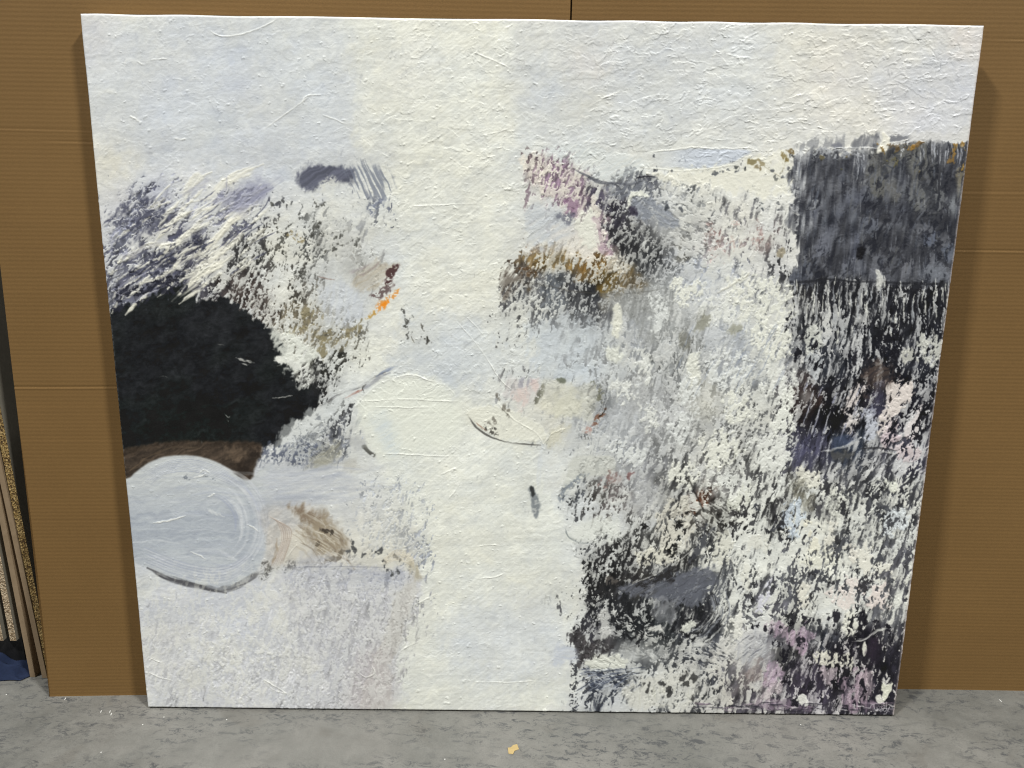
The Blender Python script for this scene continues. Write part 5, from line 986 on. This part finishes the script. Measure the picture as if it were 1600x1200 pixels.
def link(name, me, m=None, parent=None):
    o = bpy.data.objects.new(name, me); COL.objects.link(o)
    if m: me.materials.append(m)
    if parent: o.parent = parent
    return o
def tag(o, label=None, cat=None, group=None, kind=None):
    if label: o['label'] = label
    if cat: o['category'] = cat
    if group: o['group'] = group
    if kind: o['kind'] = kind
    return o
def empty(name, loc, rot=(0, 0, 0)):
    o = bpy.data.objects.new(name, None); o.empty_display_size = .05; COL.objects.link(o); o.location = loc; o.rotation_euler = rot; return o
def pydata(name, v, f, smooth=False):
    me = bpy.data.meshes.new(name); me.from_pydata(v, [], f); me.update()
    if smooth: me.polygons.foreach_set('use_smooth', [True] * len(me.polygons))
    return me
def np_grid_mesh(name, co, nx, ny, smooth=True):
    """co: (ny*nx,3) array -> quad grid"""
    me = bpy.data.meshes.new(name)
    i = np.arange((nx - 1) * (ny - 1)); r = i // (nx - 1); c = i % (nx - 1); a = r * nx + c
    q = np.stack([a, a + nx, a + nx + 1, a + 1], 1).astype(np.int32)
    me.vertices.add(nx * ny); me.vertices.foreach_set('co', np.ascontiguousarray(co, dtype=np.float32).ravel())
    me.loops.add(q.size); me.loops.foreach_set('vertex_index', q.ravel())
    me.polygons.add(len(q)); me.polygons.foreach_set('loop_start', np.arange(0, q.size, 4, dtype=np.int32))
    try: me.polygons.foreach_set('loop_total', np.full(len(q), 4, dtype=np.int32))
    except Exception: pass
    me.update(calc_edges=True); me.validate()
    if smooth: me.polygons.foreach_set('use_smooth', np.ones(len(q), bool))
    return me

def srgb2lin(c):
    return np.where(c <= .04045, c / 12.92, ((c + .055) / 1.055) ** 2.4)

# ---- materials ---------------------------------------------------------------
def paint_material():
    m, nt, b = mat('oil_paint', .5, .3)
    at = nt.nodes.new('ShaderNodeAttribute'); at.attribute_name = 'paint'
    v = coords(nt)
    n1 = noise(nt, v, 420, 3, .7); n2 = noise(nt, coords(nt, (40, 900, 1)), 1, 3, .7)
    c = mixc(nt, .10, at.outputs['Color'], ramp(nt, n1, [(.3, .55), (.7, 1.0)]), 'MULTIPLY')
    nt.links.new(c, b.inputs['Base Color'])
    nt.links.new(ramp(nt, noise(nt, v, 30, 4), [(.3, .42), (.7, .62)]), b.inputs['Roughness'])
    h = maths(nt, 'ADD', n1, maths(nt, 'MULTIPLY', n2, .8))
    bump(nt, b, h, .35, .0006)
    return m
def canvas_edge_material():
    m, nt, b = mat('raw_canvas_edge', .8, .2)
    v = coords(nt); n = noise(nt, v, 60, 6, .7)
    c = ramp(nt, n, [(.35, (.62, .59, .52)), (.55, (.72, .70, .64)), (.62, (.25, .22, .24)), (.7, (.7, .68, .62))])
    nt.links.new(c, b.inputs['Base Color']); bump(nt, b, noise(nt, v, 900, 2), .4, .0004); return m
def wood_material(name, c1, c2, scale=(8, 8, 1.2)):
    m, nt, b = mat(name, .7, .3)
    v = coords(nt, scale); n = noise(nt, v, 14, 8, .7, .4)
    nt.links.new(ramp(nt, n, [(.3, c1), (.7, c2)]), b.inputs['Base Color']); bump(nt, b, n, .3, .001); return m
def chip_material(name, a, bcol, c3):
    m, nt, b = mat(name, .85, .2)
    v = coords(nt, (1, 1, .8)); vo = node(nt, 'ShaderNodeTexVoronoi'); vo.inputs['Scale'].default_value = 330
    nt.links.new(v, vo.inputs['Vector'])
    sp = nt.nodes.new('ShaderNodeSeparateColor'); nt.links.new(vo.outputs['Color'], sp.inputs['Color'])
    c = ramp(nt, sp.outputs[0], [(0, c3), (.28, a), (.7, bcol), (1, tuple(min(1, x * 1.25) for x in bcol))], 'CONSTANT')
    nt.links.new(mixc(nt, .35, c, ramp(nt, noise(nt, v, 160, 5, .8), [(.3, .2), (.7, 1.)]), 'MULTIPLY'), b.inputs['Base Color'])
    bump(nt, b, vo.outputs['Distance'], .8, .003); return m
def cardboard_material(name, tint=1.0, seed=0.0):
    m, nt, b = mat(name, .78, .25)
    v = coords(nt, loc=(seed, seed, 0))
    big = noise(nt, v, 1.6, 4, .6); fib = noise(nt, coords(nt, (60, 1, 900)), 1.0, 4, .75); fl = noise(nt, v, 260, 4, .8)
    rows = noise(nt, coords(nt, (1.2, 1, 115), loc=(seed, 0, 0)), 1.0, 2, .6)
    c = ramp(nt, big, [(.3, (.172 * tint, .097 * tint, .031 * tint)), (.7, (.202 * tint, .116 * tint, .039 * tint))])
    c = mixc(nt, .35, c, ramp(nt, fib, [(.3, .72), (.7, 1.0)]), 'MULTIPLY')
    c = mixc(nt, .40, c, ramp(nt, fl, [(.35, .74), (.65, 1.0)]), 'MULTIPLY')
    c = mixc(nt, .22, c, ramp(nt, rows, [(.35, .80), (.65, 1.0)]), 'MULTIPLY')
    dirt = noise(nt, v, 42, 5, .8)
    c = mixc(nt, ramp(nt, dirt, [(.74, 0.), (.80, .5)]), c, (.10, .055, .025))
    nt.links.new(c, b.inputs['Base Color']); bump(nt, b, maths(nt, 'ADD', fib, fl), .25, .0006); return m
def floor_material():
    m, nt, b = mat('worn_concrete', .6, .35)
    v = coords(nt)
    big = noise(nt, v, 2.2, 6, .65, .3); med = noise(nt, v, 16, 8, .75, .2); fine = noise(nt, v, 300, 5, .8)
    c = ramp(nt, big, [(.35, (.158, .158, .145)), (.5, (.205, .202, .185)), (.65, (.240, .232, .212))])
    c = mixc(nt, .75, c, ramp(nt, med, [(.3, .66), (.7, 1.0)]), 'MULTIPLY')
    c = mixc(nt, .55, c, ramp(nt, fine, [(.3, .66), (.7, 1.0)]), 'MULTIPLY')
    # scraped dark scuffs, streaky along X, gathered in patches
    vs = coords(nt, (1, 2.1, 1), (0, 0, .18)); s1 = noise(nt, vs, 27, 12, .86, .6)
    reg = noise(nt, coords(nt, (1, 1.6, 1), loc=(3.3, 1.2, 0)), 2.6, 4, .65)
    regm = ramp(nt, reg, [(.40, 0.), (.54, 1.)])
    sc1 = maths(nt, 'MULTIPLY', ramp(nt, s1, [(.515, 0.), (.56, 1.)]), regm)
    c = mixc(nt, maths(nt, 'MULTIPLY', sc1, .85), c, (.055, .058, .062))
    s2 = noise(nt, coords(nt, (1, 1.4, 1), (0, 0, -.4)), 90, 8, .85, .3)
    c = mixc(nt, maths(nt, 'MULTIPLY', ramp(nt, s2, [(.57, 0.), (.63, .7)]), ramp(nt, med, [(.42, 0.), (.6, 1.)])), c, (.085, .085, .082))
    # soft brownish stains
    st = noise(nt, coords(nt, loc=(7, 2, 0)), 6.5, 3, .5, .6)
    c = mixc(nt, ramp(nt, st, [(.60, 0.), (.68, .35)]), c, (.115, .106, .092))
    # hairline scratches
    wv = noise(nt, coords(nt, (2, 90, 1), (0, 0, .5)), 1.6, 4, .6, .2)
    c = mixc(nt, ramp(nt, wv, [(.70, 0.), (.74, .3)]), c, (.11, .11, .105))
    nt.links.new(c, b.inputs['Base Color'])
    nt.links.new(ramp(nt, med, [(.3, .45), (.7, .68)]), b.inputs['Roughness'])
    bump(nt, b, maths(nt, 'ADD', fine, med), .3, .0012); return m
def plain(name, col, rough=.8, var=.25, scale=60, spec=.3):
    m, nt, b = mat(name, rough, spec); v = coords(nt)
    n = noise(nt, v, scale, 6, .7)
    nt.links.new(mixc(nt, var, col, ramp(nt, n, [(.3, .4), (.7, 1.)]), 'MULTIPLY'), b.inputs['Base Color']); bump(nt, b, n, .3, .001); return m

# ---- setting: floor, wall ------------------------------------------------------
fl = link('floor', pydata('floor', [(-4, -3, 0), (4, -3, 0), (4, 3.2, 0), (-4, 3.2, 0)], [(0, 1, 2, 3)]), floor_material()); tag(fl, kind='structure')
def box(name, x0, y0, z0, x1, y1, z1, m, parent=None, bev=0):
    bm = bmesh.new(); bmesh.ops.create_cube(bm, size=1)
    for v in bm.verts: v.co = Vector((x0 if v.co.x < 0 else x1, y0 if v.co.y < 0 else y1, z0 if v.co.z < 0 else z1))
    if bev: bmesh.ops.bevel(bm, geom=bm.edges[:], offset=bev, segments=2, affect='EDGES')
    me = bpy.data.meshes.new(name); bm.to_mesh(me); bm.free(); return link(name, me, m, parent)
darkwall = plain('wall_shade_dark', (.035, .032, .03), .9)  # wall colour kept near black to stand in for shade between the boards
w = box('wall', -4, 2.25, 0, 4, 2.4, 3.0, darkwall); tag(w, kind='structure')

# ---- the painting ----------------------------------------------------------------
C, H = build_painting()
NX, NY = 1500, 1290
uu, vv = np.meshgrid(np.linspace(0, 1, NX), np.linspace(0, 1, NY))          # v downwards
den = HOM[2, 0] * uu + HOM[2, 1] * vv + 1
px = (HOM[0, 0] * uu + HOM[0, 1] * vv + HOM[0, 2]) / den - RX0
py = (HOM[1, 0] * uu + HOM[1, 1] * vv + HOM[1, 2]) / den - RY0
col = bil(C, px.astype(f32), py.astype(f32)); hh = bil(H, px.astype(f32), py.astype(f32))
alb = srgb2lin(np.clip(col, 0, 1)) * PAINT_GAIN - .006
edge = np.minimum(np.minimum(uu, 1 - uu) * PW, np.minimum(vv, 1 - vv) * PH)
bevel = np.clip(1 - edge / .004, 0, 1) ** 2 * .0035
RELIEF = .0011
depth = bevel - hh * RELIEF                                                # local +Y is away from the viewer
# slight unevenness of the stretched cloth and of its worn borders
wob = .0004 * np.sin(vv * 31 + 2 * np.sin(vv * 12)) * np.clip(1 - np.minimum(uu, 1 - uu) * PW / .05, 0, 1) * np.sign(uu - .5)
wobz = .0007 * np.sin(uu * 47 + 3 * np.sin(uu * 9)) * np.clip(1 - np.minimum(vv, 1 - vv) * PH / .05, 0, 1) * np.where(vv < .5, 1, 0)
co = np.stack([uu * PW + wob, depth, (1 - vv) * PH + wobz], -1).reshape(-1, 3)
me = np_grid_mesh('canvas', co, NX, NY)
ca = me.color_attributes.new('paint', 'FLOAT_COLOR', 'POINT')
rgba = np.ones((NX * NY, 4), np.float32); rgba[:, :3] = np.clip(alb, .004, .9).reshape(-1, 3)
ca.data.foreach_set('color', rgba.ravel())
art = empty('abstract_painting', P0, (-LEAN, 0, 0))
tag(art, 'large unframed abstract canvas, thick white paint with black and grey patches, leaning on cardboard', 'painting')
cv = link('painted_canvas', me, paint_material(), art)
em = canvas_edge_material()
# wrapped sides of the cloth (a shallow open box behind the face)
e0 = .0042; sv = []; sf = []
ring = [(0, 0), (PW, 0), (PW, PH), (0, PH)]
for d in (e0 - .0008, PTH): sv += [(x, d, z) for x, z in ring]
sf = [(0, 1, 5, 4), (1, 2, 6, 5), (2, 3, 7, 6), (3, 0, 4, 7)]
link('canvas_side', pydata('canvas_side', sv, sf), em, art)
pine = wood_material('pine', (.42, .29, .16), (.55, .40, .24))
b0 = .004; bw = .045; y0_, y1_ = .010, PTH - .001
for nm, a in (('stretcher_bar', (b0, y0_, b0, PW - b0, y1_, bw)), ('stretcher_bar', (b0, y0_, PH - bw, PW - b0, y1_, PH - b0)), ('stretcher_bar', (b0, y0_, bw + .001, bw, y1_, PH - bw - .001)),
              ('stretcher_bar', (PW - bw, y0_, bw + .001, PW - b0, y1_, PH - bw - .001)), ('cross_bar', (PW / 2 - .02, y0_ + .003, bw + .001, PW / 2 + .02, y1_ - .004, PH - bw - .001))):
    box(nm, *a, pine, art)

# ---- cardboard sheets ---------------------------------------------------------------
CARD_H = 1.95
def cardboard(name, p, q, lean, s0, s1, skew, creases, label, seed, tint):
    """p,q floor points on its face; s from s0 to s1 along p->q; skew shifts the left edge with height"""
    d = (q - p).normalized(); ang = math.atan2(d.y, d.x)
    root = empty(name, p, (0, 0, 0)); root.rotation_euler = (-lean, 0, ang)
    tag(root, label, 'cardboard')
    nx, ny = 90, 1560
    s_, t_ = np.meshgrid(np.linspace(0, 1, nx), np.linspace(0, 1, ny))
    z = t_ * CARD_H; L = s0 + skew * z; x = L + (s1 - L) * s_
    rg = np.random.default_rng(int(seed * 10))
    ph = 2 * math.pi * (z + .0012 * np.sin(x * 3 + seed)) / .0088
    amp = .00008 * (1 + .25 * np.sin(z * 13 + seed) * np.sin(x * 2.1)) 
    y = -amp * np.sin(ph)
    rn = rg.standard_normal(ny); rn = np.convolve(rn, np.ones(5) / 5, 'same')
    y += (rn * .00006)[:, None] * (.6 + .4 * np.sin(x * 5 + z * 2))
    y += .0022 * np.sin(x * 2.6 + seed) * np.sin(z * 2.1 + 1) + .0012 * np.sin(x * 7 + z * 5)
    for cz, cs0, cs1, dep, wd in creases:
        k = 1 / (1 + np.exp(-(x - cs0) / .012)) * (1 / (1 + np.exp((x - cs1) / .012)))
        zz = (z - cz - .0012 * np.sin(x * 9 + cz * 30)) / wd
        y += dep * k * (np.exp(-zz ** 2) - .75 * np.exp(-((zz + 1.9) / 1.1) ** 2))
    y[0] -= .0004
    co = np.stack([x, y, z], -1).reshape(-1, 3)
    m = cardboard_material(name + '_paper', tint, seed)
    face = link('front_liner', np_grid_mesh(name + '_face', co, nx, ny), m, root)
    tk = .0042
    xa, xb = s0, s0 + skew * CARD_H
    v = [(s0, .0008, 0), (s1, .0008, 0), (s1, .0008, CARD_H), (xb, .0008, CARD_H), (s0, tk, 0), (s1, tk, 0), (s1, tk, CARD_H), (xb, tk, CARD_H)]
    core = link('fluted_core', pydata(name + '_core', v, [(0, 1, 5, 4), (1, 2, 6, 5), (2, 3, 7, 6), (3, 0, 4, 7), (4, 5, 6, 7)]), cardboard_material(name + '_edge', .8, seed + 3), root)
    return root
pL, qL = on_floor(77, 1089), on_floor(225, 1087)
pR, qR = on_floor(1408, 1076), on_floor(1600, 1079)
def face_hit(p, q, lean, px_, py_):
    d = (q - p).normalized(); nn = Vector((-d.y, d.x, 0)); up = nn * math.sin(lean) + Vector((0, 0, math.cos(lean))); N = d.cross(up)
    r = Vector(ray(px_, py_)); t = (p - Vector((0, 0, CAM_H))).dot(N) / r.dot(N); h = r * t + Vector((0, 0, CAM_H)) - p
    return h.dot(d), h.dot(up)
LL, LR = math.radians(2.5), math.radians(1.6)
sk = face_hit(pL, qL, LL, .5, 412); seamL = face_hit(pL, qL, LL, 891.3, 14)[0]
seamR = face_hit(pR, qR, LR, 893.7, 14)[0]
c1 = face_hit(pL, qL, LL, 100, 604)[1]; c2 = face_hit(pL, qL, LL, 100, 203); c3 = face_hit(pL, qL, LL, 100, 221)[1]; c4 = face_hit(pL, qL, LL, 20, 204)[0]
c5 = face_hit(pR, qR, LR, 1550, 392)[1]; c6 = face_hit(pR, qR, LR, 1550, 298)[1]; c7 = face_hit(pR, qR, LR, 1590, 62)
cardboard('cardboard_sheet', pL, qL, LL, 0.0, seamL, sk[0] / sk[1],
          [(c1, -.5, 3, .0007, .0022), (c2[1], c4 - .1, seamL, .0003, .002), (c3, c2[0] - .03, seamL, .0004, .0022)],
          'brown corrugated cardboard sheet behind the left half of the painting, next to the leaning boards', 1.7, 1.0)
cardboard('cardboard_sheet', pR, qR, LR, seamR, 1.1, 0,
          [(c5, -2, 3, .0006, .0022), (c6, -2, 3, .0003, .003), (c7[1], c7[0] - .03, c7[0] + .3, .0005, .002)],
          'brown corrugated cardboard sheet behind the right half of the painting, with one long crease', 4.1, .97)
# timber rail on the wall side that the cardboard rests against
back = box('wall', -.9, 1.66, 0, 2.2, 1.80, 1.66, plain('raw_timber_lining', (.12, .08, .045), .8)); tag(back, kind='structure')

# ---- boards leaning at the left --------------------------------------------------------
def board(name, label, group, yf, pts, thick_dir, depth, mats, bottom=0.0, height=1.9):
    """pts: two pixel rows ((y, xl, xr),(y, xl, xr)) giving the front edge strip on the plane y = yf"""
    (ya, la, ra), (yb, lb, rb) = pts
    A0, A1 = on_y(la, ya, yf), on_y(ra, ya, yf); B0, B1 = on_y(lb, yb, yf), on_y(rb, yb, yf)
    w0 = (A1.x - A0.x + B1.x - B0.x) / 2
    t = (B0 - A0) / (B0.z - A0.z)                       # direction of the edge per metre of height
    base = A0 + t * (bottom - A0.z); ang = math.atan2(t.x, 1.0)
    root = empty(name, base, (0, ang, 0)); tag(root, label, 'board', group)
    h = height
    front = box('cut_edge', 0, 0, 0, w0, .003, h, mats[0], root)
    if mats[1] is mats[0]:
        bpy.data.objects.remove(front)
        box('panel', 0, 0, 0, w0, depth, h, mats[0], root, .0006)
    else:
        box('chip_core', .0012, .003, .0004, w0 - .0012, depth, h - .0004, mats[0], root)
        box('laminate_face', w0 - .0010, .0006, 0, w0 + .0004, depth, h, mats[1], root)
        box('laminate_face', -.0004, .0006, 0, .0010, depth, h, mats[1], root)
    return root
osb = chip_material('gold_particleboard', (.26, .17, .06), (.42, .30, .13), (.10, .06, .025))
chipw = chip_material('pale_particleboard', (.42, .33, .22), (.58, .47, .33), (.24, .17, .10))
mdf = wood_material('fibreboard_edge', (.21, .15, .09), (.26, .19, .12), (3, 3, 3))
grey = plain('grey_laminate', (.19, .175, .14), .6, .3, 30)
g = 'boards stacked on edge at the left'
yB = on_floor(70, 1060).y; yC = yB + .004
board('fibreboard_panel', 'thin tan fibreboard nearest the cardboard edge, foot just visible on the floor', g, yB, ((1060, 66, 72.5), (780, 5.5, 16)), 0, .55, (mdf, mdf))
board('fibreboard_panel', 'thin tan fibreboard further left, next to the speckled particleboard over the blue cloth', g, yC, ((1058, 47, 55.5), (800, -3.5, 5.5)), 0, .55, (mdf, mdf))
board('particleboard_panel', 'thick particleboard with golden speckled edge and grey face, right beside the cardboard', g, yB + .002, ((967, 54, 64), (780, 17, 29)), 0, .5, (osb, grey))
board('particleboard_panel', 'pale speckled particleboard with grey face, ending above the blue cloth', g, yB + .01, ((1007, 17, 26.5), (870, -9, 1)), 0, .5, (chipw, grey), bottom=.10)
board('particleboard_panel', 'pale speckled particleboard at the very left border of the view', g, yB + .01, ((1010, -3, 7), (900, -24, -14)), 0, .5, (chipw, grey), bottom=.10)
rest = box('void_filler_box', -1.75, yB + .035, 0, -1.235, yB + .5, .098, plain('void_shade_black', (.012, .012, .013), .5)); tag(rest, 'added black block standing in for the shaded void under the pale particleboards', 'box')  # black box added in place of the dark, shaded void below the boards
# crumpled blue cloth on the floor
def cloth():
    c0 = on_floor(-30, 1050); nx, ny = 60, 40; co = []
    for j in range(ny):
        for i in range(nx):
            u = i / (nx - 1); v = j / (ny - 1)
            x = -1.52 + .30 * u + .03 * v * u + .008 * math.sin(v * 5); y = 1.515 + .095 * v + .03 * u + .006 * math.sin(u * 9)
            e = min(u, 1 - u, v, 1 - v); e = min(1, e / .10)
            z = .003 + e * (.020 + .014 * math.sin(u * 17 + v * 5) + .010 * math.sin(u * 7 - v * 19) + .006 * math.sin(u * 41 + 3 * math.sin(v * 9)) + .045 * max(0, v - .35) * (1 + .4 * math.sin(u * 23)))
            if v > .55: z += (v - .55) * .10 * e
            co.append((x, y, max(z, .002)))
    m = plain('blue_cloth', (.010, .019, .052), .9, .5, 200)
    o = link('blue_cloth', np_grid_mesh('blue_cloth', np.array(co), nx, ny), m)
    tag(o, 'crumpled dark blue cloth on the floor below the leaning boards', 'cloth')
cloth()

# ---- little things on the floor ------------------------------------------------------------
chip = plain('dry_masking_flake', (.44, .33, .15), .8, .2)
cp = on_floor(801, 1170)
bm = bmesh.new(); pts = [(-.009, -.015), (.001, -.017), (.004, -.008), (.014, -.001), (.010, .013), (.001, .010), (-.004, .004), (-.011, .002)]
vs = [bm.verts.new((x, y, .0012 + .0008 * math.sin(x * 300))) for x, y in pts]; f = bm.faces.new(vs)
r = bmesh.ops.extrude_face_region(bm, geom=[f]); 
for v_ in [e for e in r['geom'] if isinstance(e, bmesh.types.BMVert)]: v_.co.z -= .001
bmesh.ops.recalc_face_normals(bm, faces=bm.faces[:]); me = bpy.data.meshes.new('paint_flake'); bm.to_mesh(me); bm.free()
o = link('paint_flake', me, chip); o.location = cp; tag(o, 'small torn yellow-beige flake on the concrete in front of the painting', 'flake')
wm = plain('white_crumb', (.75, .75, .72), .6, .1)
def crumb_mesh(nm, s):
    bm = bmesh.new(); bmesh.ops.create_icosphere(bm, subdivisions=1, radius=1)
    for v in bm.verts: v.co = Vector((v.co.x * s[0] * random.uniform(.7, 1.3), v.co.y * s[1] * random.uniform(.7, 1.3), v.co.z * s[2] + s[2] * .8))
    me = bpy.data.meshes.new(nm); bm.to_mesh(me); bm.free(); return me
cm = crumb_mesh('paint_crumb', (.0016, .0013, .0010)); cl_ = crumb_mesh('paint_sliver', (.0010, .0050, .0008))
cm.materials.append(wm); cl_.materials.append(wm)
for i, (x, y, k) in enumerate([(256, 1121, 0), (223, 1133, 0), (354, 1125, 0), (102, 1092, 1), (174, 1116, 1), (172, 1112, 1), (10, 1086, 0), (1251, 1133, 0), (1563, 1095, 1), (158, 1112, 1), (158, 1176, 0), (695, 1187, 0)]):
    o = bpy.data.objects.new('paint_crumb', cl_ if k else cm); COL.objects.link(o); o.location = on_floor(x, y); o.rotation_euler = (0, 0, random.uniform(-.9, .3))
    tag(o, 'tiny white crumb or sliver of dry paint lying on the concrete floor', 'crumb', 'white crumbs of paint on the floor')

# ---- light: ceiling battens of a workshop --------------------------------------------------
wd = bpy.data.worlds.new('World'); sc.world = wd; wd.use_nodes = True
bg = wd.node_tree.nodes['Background']; bg.inputs['Color'].default_value = (.96, 1.0, 1.0, 1); bg.inputs['Strength'].default_value = WORLD
def lamp(name, loc, target, sx, sy, power, colr=(1, .99, .955)):
    ld = bpy.data.lights.new(name, 'AREA'); ld.shape = 'RECTANGLE'; ld.size = sx; ld.size_y = sy; ld.energy = power; ld.color = colr
    o = bpy.data.objects.new(name, ld); COL.objects.link(o); o.location = loc
    d = Vector(target) - Vector(loc); o.rotation_euler = d.to_track_quat('-Z', 'Y').to_euler(); return o
for a in LAMPS: lamp('ceiling_lamp', *a)

# ---- camera -------------------------------------------------------------------------------------
cd = bpy.data.cameras.new('camera'); cd.sensor_width = 36; cd.sensor_fit = 'HORIZONTAL'; cd.lens = 36 * F_PX / 1600; cd.clip_end = 100; cd.clip_start = .02
co_ = bpy.data.objects.new('camera', cd); COL.objects.link(co_)
R = Matrix(((M[0, 0], -M[0, 1], -M[0, 2]), (M[1, 0], -M[1, 1], -M[1, 2]), (M[2, 0], -M[2, 1], -M[2, 2])))
co_.matrix_world = Matrix.Translation((0, 0, CAM_H)) @ R.to_4x4(); sc.camera = co_
sc.cycles.pixel_filter_type = 'BLACKMAN_HARRIS'; sc.cycles.filter_width = 1.15
vs_ = sc.view_settings; vs_.view_transform = 'Standard'; vs_.look = 'None'; vs_.exposure = 0; vs_.gamma = 1; vs_.use_curve_mapping = False
